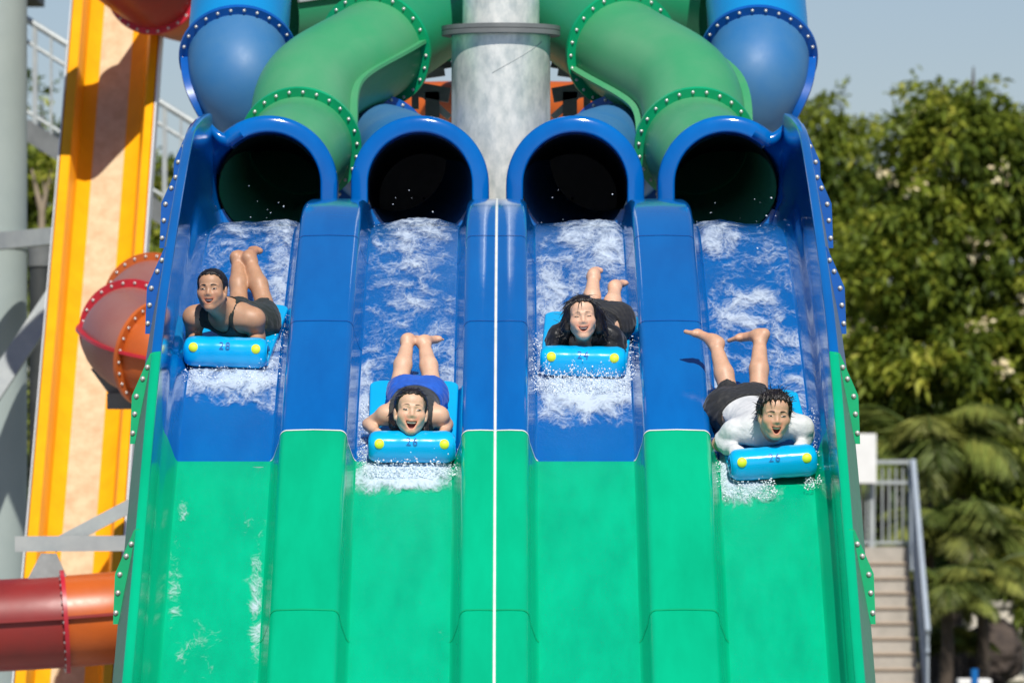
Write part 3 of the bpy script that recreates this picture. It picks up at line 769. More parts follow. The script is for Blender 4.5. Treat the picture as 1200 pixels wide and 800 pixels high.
# distant woods that close the view
wb = [pb(x, 760 - (x % 97) * .3, 150, 95, 130) for x in range(-200, 1500, 110)]
Pw, Dw = crown_points([((c[0], c[1], max(.5, c[2])), r) for c, r in wb], 3000); kk = np.repeat(np.arange(3000), 4)
dirs = Dw[kk] + RNG.normal(0, .8, (len(kk), 3)); dirs /= np.linalg.norm(dirs, axis=1)[:, None]
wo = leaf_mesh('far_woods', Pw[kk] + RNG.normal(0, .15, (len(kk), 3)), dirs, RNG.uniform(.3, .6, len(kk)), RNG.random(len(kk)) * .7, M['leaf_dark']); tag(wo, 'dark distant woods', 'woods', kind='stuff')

# ground
g = MB(); g.add([(-1500, -300, 0), (1500, -300, 0), (1500, 3000, 0), (-1500, 3000, 0)], [(0, 1, 2, 3)]); go = g.build('ground', M['ground']); tag(go, kind='structure')
pv = MB(); pv.add([(-40, -40, .004), (40, -40, .004), (40, 62, .004), (-40, 62, .004)], [(0, 1, 2, 3)]); tag(pv.build('bounce_deck', M['bounce_paving']), kind='structure')  # unseen pale sheet, added to bounce fill light up at the riders
for Yp in (36.0, 40.0, 44.0):                      # trestles that carry the slide
    for x in (-1.3, 1.3):
        MB().tube([(CX + x, Yp, 0), (CX + x, Yp, float(zl(Yp)) - .03)], .07, 16).build('support_leg', M['steel'], slide, True)


# ------------------------------------------------------------------ riders: signed-distance modelling
def norm(a): a = np.asarray(a, float); return a / (np.linalg.norm(a) + 1e-12)
def cap(a, b, ra, rb, tag_='', k=.02):
    a = np.array(a, float); b = np.array(b, float); ba = b - a; L2 = ba @ ba + 1e-12; m = max(ra, rb)
    def fn(P):
        t = np.clip(((P - a) @ ba) / L2, 0, 1)[..., None]
        return np.linalg.norm(P - a - t * ba, axis=-1) - (ra + (rb - ra) * t[..., 0])
    return dict(fn=fn, lo=np.minimum(a, b) - m, hi=np.maximum(a, b) + m, tag=tag_, k=k, op='u')
def ell(c, r, rot=None, tag_='', k=.03, op='u'):
    c = np.array(c, float); r = np.array(r, float); Rm = np.eye(3) if rot is None else np.array(rot); m = r.max()
    def fn(P):
        q = (P - c) @ Rm; k0 = np.linalg.norm(q / r, axis=-1); k1 = np.linalg.norm(q / (r * r), axis=-1) + 1e-9
        return k0 * (k0 - 1) / k1
    return dict(fn=fn, lo=c - m, hi=c + m, tag=tag_, k=k, op=op)

class Grid:
    def __init__(s, lo, hi, h):
        s.h = h; s.lo = np.array(lo, float); n = np.ceil((np.array(hi) - s.lo) / h).astype(int) + 1; s.n = n
        s.d = np.full(n, .5, np.float32); s.ax = [s.lo[i] + h * np.arange(n[i]) for i in range(3)]
    def block(s, lo, hi):
        i0 = np.clip(np.floor((lo - s.lo) / s.h).astype(int), 0, s.n); i1 = np.clip(np.ceil((hi - s.lo) / s.h).astype(int) + 1, 0, s.n)
        return tuple(slice(a, b) for a, b in zip(i0, i1))
    def pts(s, sl):
        return np.stack(np.meshgrid(*[s.ax[i][sl[i]] for i in range(3)], indexing='ij'), -1)
    def apply(s, p, inflate=0, k=None):
        k = k or p['k']; mg = k + .035 + max(0, inflate)
        sl = s.block(p['lo'] - mg, p['hi'] + mg)
        if any(x.stop <= x.start for x in sl): return
        b = p['fn'](s.pts(sl)) - inflate; a = s.d[sl]
        if p['op'] == 'u':
            h = np.clip(.5 + .5 * (a - b) / k, 0, 1); s.d[sl] = a + (b - a) * h - k * h * (1 - h)
        else:
            b = -b; h = np.clip(.5 - .5 * (a - b) / k, 0, 1); s.d[sl] = a + (b - a) * h + k * h * (1 - h)
    def cut(s, fn):
        """keep only where fn(P) < 0"""
        P = s.pts((slice(None),) * 3); s.d = np.maximum(s.d, fn(P)).astype(np.float32)
    def sample(s, p):
        q = (np.asarray(p) - s.lo) / s.h; i = np.clip(np.floor(q).astype(int), 0, s.n - 2); t = q - i; v = 0
        for a in (0, 1):
            for b in (0, 1):
                for c in (0, 1):
                    v += s.d[i[0] + a, i[1] + b, i[2] + c] * (t[0] if a else 1 - t[0]) * (t[1] if b else 1 - t[1]) * (t[2] if c else 1 - t[2])
        return v
    def mesh(s):
        d = s.d; d[0] = d[-1] = .5; d[:, 0] = d[:, -1] = .5; d[:, :, 0] = d[:, :, -1] = .5
        ins = d < 0; n = np.array(d.shape) - 1; cnt = np.zeros(n, np.int8)
        offs = [(a, b, c) for a in (0, 1) for b in (0, 1) for c in (0, 1)]
        for a, b, c in offs: cnt += ins[a:n[0] + a, b:n[1] + b, c:n[2] + c]
        I = np.argwhere((cnt > 0) & (cnt < 8)); idx = np.full(n, -1, np.int64); idx[tuple(I.T)] = np.arange(len(I))
        val = {o: d[tuple((I + np.array(o)).T)] for o in offs}; acc = np.zeros((len(I), 3)); m = np.zeros(len(I))
        for o in offs:
            for ax in range(3):
                if o[ax] == 0:
                    o2 = list(o); o2[ax] = 1; o2 = tuple(o2); A, B = val[o], val[o2]; sg = (A < 0) != (B < 0)
                    t = np.where(sg, A / np.where(sg, A - B, 1), 0); p = np.tile(np.array(o, float), (len(I), 1)); p[:, ax] += t
                    acc += p * sg[:, None]; m += sg
        V = s.lo + s.h * (I + acc / m[:, None]); Q = []
        for ax in range(3):
            u, w_ = (ax + 1) % 3, (ax + 2) % 3
            s0 = [slice(None)] * 3; s1 = [slice(None)] * 3; s0[ax] = slice(0, -1); s1[ax] = slice(1, None)
            E = np.argwhere(ins[tuple(s0)] != ins[tuple(s1)])
            E = E[(E[:, u] > 0) & (E[:, w_] > 0) & (E[:, u] < n[u]) & (E[:, w_] < n[w_])]
            fl = ins[tuple(E.T)]
            def cell(du, dw):
                c = E.copy(); c[:, u] += du; c[:, w_] += dw; return idx[tuple(c.T)]
            q = np.stack([cell(-1, -1), cell(0, -1), cell(0, 0), cell(-1, 0)], 1)
            q[~fl] = q[~fl][:, ::-1]; Q.append(q)
        Q = np.concatenate(Q); Q = Q[(Q >= 0).all(1)]
        return V, Q

def mouth_edges(mw_, mb_):
    ct = 6.0; e = -.055 + ct * mw_ ** 2; cb = (e + mb_) / mw_ ** 2
    def fn(x): return -.055 + ct * x * x, -mb_ + cb * x * x, np.sqrt(1 + (1.4 * cb * x) ** 2)
    return fn
def head_prims(c, Rm, s, fem, mouth_=(.028, .080)):
    """c centre, Rm columns = (right, forward, up), s scale"""
    def T(p): return np.array(c) + Rm @ (np.array(p, float) * s)
    def E(p, r, k=.015, op='u', tg='head'): return ell(T(p), np.array(r) * s, Rm, tg, k * s, op)
    def C(a, b, ra, rb, k=.012): return cap(T(a), T(b), ra * s, rb * s, 'head', k * s)
    jw = .9 if fem else 1.0
    L = [E((0, -.020, .035), (.074, .092, .080), .02), E((0, .028, -.028), (.059 * (.97 if fem else 1), .060, .080), .03),
         E((0, .040, .050), (.060, .050, .050), .03),
         C((.053 * jw, .005, -.045), (.014 * jw, .066, -.100), .020, .015, .028), C((-.053 * jw, .005, -.045), (-.014 * jw, .066, -.100), .020, .015, .028),
         E((0, .074, -.099), (.021, .017, .014), .015)]
    for g in (1, -1):
        L += [E((g * .040, .058, -.022), (.027, .025, .026), .030), C((g * .012, .086, .021), (g * .047, .070, .021), .008, .007, .012)]
    for g in (1, -1):
        L += [E((g * .032, .0985, .005), (.017, .014, .009), .014, 's'), E((g * .031, .0745, .003), (.0165, .0125, .011), .008)]
    L += [C((0, .082, .014), (0, .0975, -.024), .0075, .0110, .014)]
    for g in (1, -1): L += [E((g * .013, .089, -.029), (.0100, .011, .0080), .008)]
    mw_, mb_ = mouth_; edges = mouth_edges(mw_, mb_)
    L += [E((0, .076, -.060), (.038, .016, .022), .020)]
    for g in (1, -1):
        L += [C((0, .0890, -.0530), (g * mw_ * .95, .079, -.0505), .0048, .0030, .006), C((0, .086, -mb_ - .003), (g * mw_ * .62, .083, -mb_ + .006), .0056, .0048, .006), C((g * mw_ * .62, .083, -mb_ + .006), (g * mw_ * .98, .079, -.053), .0048, .0030, .006)]
    cc = np.array(c)
    def cavity(P):
        q = ((P - cc) @ Rm) / s; x, f, u = q[..., 0], q[..., 1], q[..., 2]; ut, ub, gr = edges(x)
        return np.maximum(np.maximum(np.maximum(u - ut, ub - u) / gr, .064 - f), np.abs(x) - mw_) * s
    L += [dict(fn=cavity, lo=T((0, .08, -.066)) - .04 * s, hi=T((0, .08, -.066)) + .04 * s, tag='head', k=.002 * s, op='s')]
    for g in (1, -1):
        L += [E((g * .077, -.006, -.002), (.009, .019, .031), .008), E((g * .074, .0, -.03), (.008, .010, .012), .006)]
    return L, T

def hand_prims(w, d, up, side, k=.004):
    """w wrist, d direction of the fingers, up = back of the hand, side = towards the thumb"""
    w = np.array(w, float); d = norm(d); up = norm(np.array(up) - d * np.dot(up, d)); s = np.cross(up, d); s = s if np.dot(s, side) > 0 else -s
    Rm = np.stack([s, d, up], 1)
    L = [ell(w + d * .045, (.040, .052, .016), Rm, 'arm', .012), cap(w - d * .01, w + d * .03, .024, .024, 'arm', .015)]
    for q, (off, ln) in enumerate(((.029, .070), (.010, .078), (-.009, .072), (-.027, .056))):
        a = w + d * .075 + s * off; b = a + d * ln * .42 - up * .004; c = b + d * ln * .20 - up * ln * .34; e = c - d * ln * .12 - up * ln * .24
        L += [cap(w + d * .05 + s * off * .8, a, .0105, .0095, 'arm', k), cap(a, b, .0095, .0088, 'arm', k), cap(b, c, .0088, .008, 'arm', k), cap(c, e, .008, .007, 'arm', k)]
    a = w + d * .020 + s * .030; b = a + s * .026 + d * .026 - up * .006; c = b + d * .030 - up * .012
    L += [cap(w + d * .01 + s * .012, a, .014, .0125, 'arm', .008), cap(a, b, .0125, .0105, 'arm', k), cap(b, c, .0105, .008, 'arm', k)]
    return L

def foot_prims(an, shin, toe, sole, s=1.0):
    """an ankle, shin direction (knee to ankle), toe direction, sole normal"""
    an = np.array(an, float); toe = norm(toe); sole = norm(np.array(sole) - toe * np.dot(sole, toe)); sd_ = np.cross(toe, sole)
    heel = an + norm(shin) * .030 * s - toe * .030 * s
    ball = heel + toe * .165 * s + sole * .012 * s
    L = [cap(heel, heel + toe * .02 * s, .034 * s, .034 * s, 'leg', .02), cap(an, heel + toe * .055 * s, .036 * s, .036 * s, 'leg', .03),
         cap(heel + toe * .03 * s, ball, .031 * s, .024 * s, 'leg', .02),
         cap(ball - sd_ * .024 * s, ball + sd_ * .026 * s, .021 * s, .019 * s, 'leg', .015)]
    for q, (o, ln, r) in enumerate(((-.032, .058, .0145), (-.014, .055, .0108), (.0, .050, .0102), (.014, .043, .0096), (.028, .035, .0090))):
        L.append(cap(ball + sd_ * o * s, ball + (sd_ * o * 1.1 + toe * ln - sole * .004) * s, r * s, r * .85 * s, 'leg', .005))
    for g in (1, -1): L.append(ell(an + sd_ * .032 * s * g, (.012, .012, .014), None, 'leg', .015))
    return L

def lerp(a, b, t): return np.array(a, float) * (1 - t) + np.array(b, float) * t

def build_person(spec, mw):
    S = spec; w = S.get('w', 1.0); fem = S.get('fem', False)
    hip = np.array(S['hip'], float); ch = np.array(S['chest'], float); nb = np.array(S['neck'], float)
    pr = []
    dirt = norm(hip - ch); lat = norm(np.cross(dirt, (0, 0, 1))); lat = lat if lat[0] > 0 else -lat; upn = np.cross(lat, dirt); upn = upn if upn[2] > 0 else -upn
    RT = np.stack([lat, dirt, upn], 1)
    md = lerp(ch, hip, .52)
    pr += [ell(hip, (.158 * w, .135, .095), RT, 'torso', .05), ell(md + upn * .0, (.132 * w * (.93 if fem else 1), .21, .088), RT, 'torso', .06),
           ell(ch, (.158 * w, .17, .102), RT, 'torso', .05), ell(lerp(ch, nb, .55) - upn * .02, (.150 * w, .10, .082), RT, 'torso', .05)]
    for g in (-1, 1):
        pr += [ell(hip + lat * .073 * w * g + dirt * .055 + upn * .035, np.array((.082, .095, .075)) * S.get('seat', 1), RT, 'torso', .04)]
        if not fem: pr += [ell(lerp(ch, nb, .62) + lat * .075 * g - upn * .045, (.078, .060, .045), RT, 'torso', .025)]
        else: pr += [ell(lerp(ch, nb, .45) + lat * .068 * g - upn * .05, (.062, .060, .05), RT, 'torso', .03)]
    for i, g in enumerate((-1, 1)):
        sh, el, wr = (np.array(p, float) for p in (S['sh'][i], S['el'][i], S['wr'][i])); a = S.get('arm', 1.0)
        pr += [cap(nb + lat * g * .03 + dirt * .02, sh, .052 * w, .050 * a, 'torso', .045), cap(lerp(ch, nb, .3) + lat * g * .10, sh, .066 * w, .050 * a, 'torso', .035)]
        pr += [ell(sh, np.array((.062, .062, .060)) * a, None, 'arm', .03), cap(sh, el, .050 * a, .037 * a, 'arm', .03),
               cap(lerp(sh, el, .35), lerp(sh, el, .65), .047 * a, .045 * a, 'arm', .02), cap(el, wr, .039 * a, .026 * a, 'arm', .02), cap(lerp(el, wr, .15), lerp(el, wr, .45), .040 * a, .035 * a, 'arm', .02)]
        hd = S['hd'][i]; pr += hand_prims(wr, hd, (0, .25, 1), (-g, 0, 0))
    for i, g in enumerate((-1, 1)):
        hj = hip + lat * g * .082 * w + dirt * .05 - upn * .005; kn, an = np.array(S['kn'][i], float), np.array(S['an'][i], float); l = S.get('leg', 1.0)
        shin = norm(an - kn); back = norm(np.array((0, 0, 1.)) - shin * shin[2])
        pr += [cap(hj, kn, .083 * l, .050 * l, 'leg', .04), cap(lerp(hj, kn, .25), lerp(hj, kn, .6), .078 * l, .068 * l, 'leg', .03), ell(kn, np.array((.050, .052, .05)) * l, None, 'leg', .02),
               cap(kn, an, .046 * l, .033 * l, 'leg', .02), cap(lerp(kn, an, .16) + back * .010, lerp(kn, an, .42) + back * .014, .046 * l, .050 * l, 'leg', .03), cap(lerp(kn, an, .42) + back * .014, lerp(kn, an, .78), .048 * l, .034 * l, 'leg', .03)]
        pr += foot_prims(an, shin, S['toe'][i], S['sole'][i], S.get('foot', 1.0))
    # head
    al = R(S.get('look', 20)); f0 = np.array((0, -math.cos(al), math.sin(al))); u0 = np.array((0, math.sin(al), math.cos(al)))
    B = np.stack([np.array((1., 0, 0)), f0, u0], 1); ya, pi_, ro = (R(v) for v in S['turn'])
    Rz = np.array([[math.cos(ya), math.sin(ya), 0], [-math.sin(ya), math.cos(ya), 0], [0, 0, 1]])
    Rx = np.array([[1, 0, 0], [0, math.cos(pi_), -math.sin(pi_)], [0, math.sin(pi_), math.cos(pi_)]])
    Ry = np.array([[math.cos(ro), 0, math.sin(ro)], [0, 1, 0], [-math.sin(ro), 0, math.cos(ro)]])
    RH = B @ Ry @ Rz @ Rx; hc = np.array(S['head'], float); hs = S['hs']
    MOU = S.get('mouth', (.028, .080)); hp, T = head_prims(hc, RH, hs, fem, MOU)
    neck = [cap(nb + upn * -.01, T((0, -.030, -.055)), .052 * w * (.9 if fem else 1.05), .050 * hs * (.88 if fem else 1), 'neck', .03), cap(nb - dirt * .02 - upn * .04, T((0, -.005, -.085)), .040, .036 * hs, 'neck', .03)]
    pr += neck
    lo = np.min([p['lo'] for p in pr + hp], 0) - .03; hi = np.max([p['hi'] for p in pr + hp], 0) + .03
    G = Grid(lo, hi, .0050)
    for p in pr: G.apply(p)
    for p in hp: G.apply(p)
    V, Q = G.mesh()
    mat = skin_mat('skin', S['skin'])
    body = mesh_np('person', V, Q, mat); body.matrix_world = mw
    tag(body, S['label'], 'person', 'people riding mats down the slide')
    sm_ = body.modifiers.new('s', 'SMOOTH'); sm_.factor = .5; sm_.iterations = 2
    # natural skin colouring: lips, mouth, cheeks, knees and soles
    ql = ((V - hc) @ RH) / hs; tint = np.ones((len(V), 4))
    def mixc(mask, colr):
        m = np.clip(mask, 0, 1)[:, None]; tint[:, :3] = tint[:, :3] * (1 - m) + np.array(colr) * m
    x, f, u = ql.T; inh = (np.abs(x) < .1) & (f > .02) & (u < .1) & (u > -.14)
    mixc(inh * np.exp(-(((np.abs(x) - .042) / .02) ** 2 + ((u + .025) / .02) ** 2)) * .5, (1.08, .80, .78))
    mixc(inh * np.exp(-((x / .012) ** 2 + ((u + .022) / .014) ** 2)) * .4, (1.05, .82, .8))
    ut_, ub_, gr_ = mouth_edges(*MOU)(x); gm = np.maximum(np.maximum(u - ut_, ub_ - u) / gr_, (np.abs(x) - MOU[0]))
    lipm = inh * (f > .06) * np.clip(1 - np.abs(gm - .0015) / .0085, 0, 1) ** .6
    mixc(lipm * .85, (.98, .56, .54))
    mixc(inh * (gm < .0005) * (f > .04) * (f < .0815), (.30, .075, .08))
    soc = inh * np.exp(-(((np.abs(x) - .031) / .015) ** 2 + ((u - .004) / .009) ** 2)); mixc(soc * .25, (.80, .68, .64))
    for i in range(2):
        an = np.array(S['an'][i]); mixc(np.exp(-(np.linalg.norm(V - an - norm(S['toe'][i]) * .09, axis=1) / .1) ** 2) * .4, (1.1, .84, .78))
    if fem is False and S.get('stubble'):
        mixc(inh * np.exp(-((u + .095) / .03) ** 2) * (f > .0) * .35 * (1 - np.clip(lipm * 3, 0, 1)), (.72, .70, .70))
    at = body.data.color_attributes.new('tint', 'FLOAT_COLOR', 'POINT'); at.data.foreach_set('color', tint.astype(np.float32).ravel())
    def child(name, V, Q, m, smooth_it=0):
        o = mesh_np(name, V, Q, m, None); o.parent = body
        if smooth_it: s2 = o.modifiers.new('s', 'SMOOTH'); s2.factor = .5; s2.iterations = smooth_it
        return o
    def onface(x, u, lift=.0):
        p0 = None
        for q in range(70):
            f = .135 - q * .0015
            if G.sample(T((x, f, u))) < 0: return np.array((x, f + .001 + lift, u))
        return np.array((x, .07, u))
    # eyes, brows, teeth
    for g in (1, -1):
        op = S.get('eye', .0042)
        p = onface(g * .0315, .003); c = T((g * .0315, p[1] - .0025, .003)); tl = R(S.get('eyetilt', 7)) * g
        RE = RH @ np.array([[math.cos(tl), 0, -math.sin(tl)], [0, 1, 0], [math.sin(tl), 0, math.cos(tl)]])
        ge = Grid(c - .03, c + .03, .0016); ge.apply(ell(c, np.array((.0145, .0050, op)) * hs, RE, k=.002)); v, q = ge.mesh(); ey = child('eye', v, q, M['eye'])
        if op > .0035:
            for e_ in (-1, 1):
                cw = T((g * .0315 + e_ * .0075, p[1] - .0012 - (.0015 if e_ * g > 0 else 0), .0022)); ge = Grid(cw - .02, cw + .02, .0012); ge.apply(ell(cw, np.array((.0045, .0042, op * .62)) * hs, RE, k=.002)); v, q = ge.mesh(); wo_ = child('eye_white', v, q, M['teeth']); wo_.parent = ey
        bp2 = []
        th = S.get('brow', .0034) * .75
        for t in (0, .3, .65, 1):
            xx = g * (.014 + .036 * t); uu = .0215 + .0065 * math.sin(PI * min(1, t * .8 + .1)) - .004 * t + S.get('browlift', 0)
            bp2.append(Vector(T(onface(xx, uu, -.0006))))
        cm, _ = catmull(bp2, 5); nq = len(cm); o = MB().tube(cm, [th * hs * (.75 + .5 * math.sin(PI * min(1, .25 + k / nq))) * (1 - .6 * (k / nq) ** 3) for k in range(nq)], 7).build('eyebrow', M['brow'], None, True); o.parent = body
    tv = []; nt_ = 11
    for k in range(nt_):
        xx = (-1 + 2 * k / (nt_ - 1)) * MOU[0] * .86; ff = .0825 - 7 * xx * xx; a_, b_, _g = mouth_edges(*MOU)(xx); th_ = min(S.get('teeth', .0095), (a_ - b_) * .75)
        tv += [T((xx, ff, a_ + .001)), T((xx, ff + .0005, a_ - th_))]
    o = mesh_np('teeth', np.array(tv), [(2 * k, 2 * k + 1, 2 * k + 3, 2 * k + 2) for k in range(nt_ - 1)], M['teeth']); o.parent = body
    so_ = o.modifiers.new('t', 'SOLIDIFY'); so_.thickness = .002
    # hair
    def hairline(P):
        q = ((P - hc) @ RH) / hs; x, f, u = q[..., 0], q[..., 1], q[..., 2]
        line = np.interp(f, [-.12, -.05, -.025, .005, .022, .030, .050, .062, .075, .10], S.get('line', [-.06, -.055, -.035, -.004, .004, .030, .056, .074, .082, .088]))
        line = line + .0028 * np.sin(x * 190 + 1.3) + .002 * np.sin(x * 410) - .10 * np.clip(np.abs(x) - .035, 0, 1) * (f > .03)
        return (line - u) * hs * .8
    hl = S.get('hair_t', .014)
    hpr = [ell(T((0, -.022, .038)), np.array((.074 + hl, .092 + hl, .081 + hl)) * hs, RH, 'hair', .02), ell(T((0, .040, .052)), np.array((.060 + hl * .6, .050 + hl * .30, .050 + hl)) * hs, RH, 'hair', .03)]
    HG = Grid(hc - .30, hc + .30, .0058)
    for p in hpr: HG.apply(p)
    HG.cut(hairline)
    for (a, b, ra, rb) in S.get('locks', []): HG.apply(cap(T(a), T(b), ra * hs, rb * hs, 'hair', .02))
    P = HG.pts((slice(None),) * 3); q = ((P - hc) @ RH) / hs
    ang = np.arctan2(q[..., 0], q[..., 1] + .02); st = S.get('strand', 1.0)
    HG.d += (st * (.0022 * np.sin(ang * 26 + 9 * q[..., 2]) + .0016 * np.sin(ang * 61 + 25 * q[..., 2] + 2) + .0014 * np.sin(q[..., 0] * 330 + q[..., 1] * 60) * (q[..., 2] > .06))).astype(np.float32)
    v, qd = HG.mesh(); hr = child('hair', v, qd, M['hair'], 1)
    rg = np.random.default_rng(int(abs(hc[0]) * 1e4) + 3); HP = HG
    pick = v[rg.choice(len(v), S.get('tufts', 420))]; mbt = MB(); ga = .004
    for c0_ in pick:
        g_ = norm([HP.sample(np.clip(c0_ + np.eye(3)[k] * ga, HP.lo + .01, HP.ax and np.array([ax[-1] for ax in HP.ax]) - .01)) - HP.sample(np.clip(c0_ - np.eye(3)[k] * ga, HP.lo + .01, np.array([ax[-1] for ax in HP.ax]) - .01)) for k in range(3)])
        q = (c0_ - hc) @ RH; wd = S.get('comb', (0, -1, -.25)); cmb = RH @ np.array((wd[0] + q[0] * 9, wd[1], wd[2] - .5 * (q[2] < .05)))
        t_ = norm(cmb - g_ * (cmb @ g_) + rg.normal(0, S.get('jit', .2), 3)); ln = S.get('tuft_len', .035) * rg.uniform(.5, 1.3) * hs; lf = S.get('lift', .10)
        mbt.tube([Vector(c0_ - g_ * .004), Vector(c0_ + t_ * ln * .5 + g_ * (.0015 + ln * lf * .5)), Vector(c0_ + t_ * ln + g_ * ln * lf * (1 if rg.random() < .6 else 2.4))], [.0021 * hs, .0017 * hs, .0004], 4, False)
    o = mbt.build('hair_strand', M['hair'], None, True); o.parent = hr
    for pts in S.get('strands', []):
        cm, _ = catmull([Vector(T(p)) for p in pts], 6); n = len(cm)
        o = MB().tube(cm, [.0021 * (1 - .7 * k / n) * hs for k in range(n)], 5).build('hair_strand', M['hair'], None, True); o.parent = hr
    # clothes
    for cl in S['clothes']:
        cg = Grid(lo, hi, .0062)
        for p in pr:
            if p['tag'] in cl['tags']: cg.apply(p, cl['t'], max(p['k'], cl.get('k', .03)))
        cg.cut(lambda P: cl['cut'](P, dict(hip=hip, ch=ch, nb=nb, RT=RT, S=S, dirt=dirt, lat=lat, upn=upn)))
        if cl.get('wr'):
            P = cg.pts((slice(None),) * 3)
            cg.d += (cl['wr'] * (np.sin(P[..., 0] * 75 + 3 * np.sin(P[..., 1] * 31)) * np.sin(P[..., 1] * 62 + 4 * np.sin(P[..., 0] * 23 + 1)) + .5 * np.sin(P[..., 1] * 140 + P[..., 2] * 90 + 3 * np.sin(P[..., 0] * 40)))).astype(np.float32)
        v, q = cg.mesh(); o = child(cl['name'], v, q, cl['mat'], 2)
        if cl.get('label'): o['label'] = cl['label']
    return body

# clothing cuts; q is measured along the body from the chest towards the hips
def along(P, c): return (P - c['ch']) @ c['dirt']
def across(P, c): return (P - c['ch']) @ c['lat']
def legcut(hem, top=.0):
    """trunks: from the waist to a hem part-way down each thigh"""
    def fn(P, c):
        S = c['S']; d = np.full(P.shape[:-1], -1.0)
        waist = ((c['hip'] - c['ch']) @ c['dirt']) - .075 + top - along(P, c)
        hemd = []
        for i, g in enumerate((-1, 1)):
            hj = c['hip'] + c['lat'] * g * .08; kn = np.array(S['kn'][i]); ax = norm(kn - hj); L = np.linalg.norm(kn - hj)
            near = (P - hj) @ c['lat'] * g
            hemd.append(np.where(near + .08 > 0, (P - hj) @ ax - L * hem[i], -1))
        return np.maximum(waist, np.maximum(hemd[0], hemd[1]))
    return fn
def topcut(length, armhole=None, sleeve=None, neck_r=.075, neck_drop=.0, scoop=None):
    def fn(P, c):
        S = c['S']; d = along(P, c) - length
        nk = neck_r - np.linalg.norm((P - c['nb'] - c['dirt'] * (-neck_drop)), axis=-1); d = np.maximum(d, nk)
        if scoop:                                # (half width, depth): open front below the throat
            fr = c['nb'] - c['upn'] * scoop[1] * .55 - c['dirt'] * .05
            q = (P - fr); e = np.sqrt((q @ c['lat'] / scoop[0]) ** 2 + (q @ c['upn'] / scoop[1]) ** 2 + (q @ c['dirt'] / .12) ** 2) - 1
            d = np.maximum(d, -e * min(scoop))
        if armhole: d = np.maximum(d, np.abs(across(P, c)) - armhole - .25 * np.clip(along(P, c) + .02, 0, .3))
        if sleeve is not None:
            for i, g in enumerate((-1, 1)):
                sh, el = np.array(S['sh'][i]), np.array(S['el'][i]); ax = norm(el - sh); L = np.linalg.norm(el - sh)
                near = across(P, c) * g
                cutp = np.where((near > abs((sh - c['ch']) @ c['lat']) - .045) & (np.linalg.norm(P - lerp(sh, el, .6), axis=-1) < .3), (P - sh) @ ax - L * sleeve, -1)
                d = np.maximum(d, cutp)
        return d
    return fn

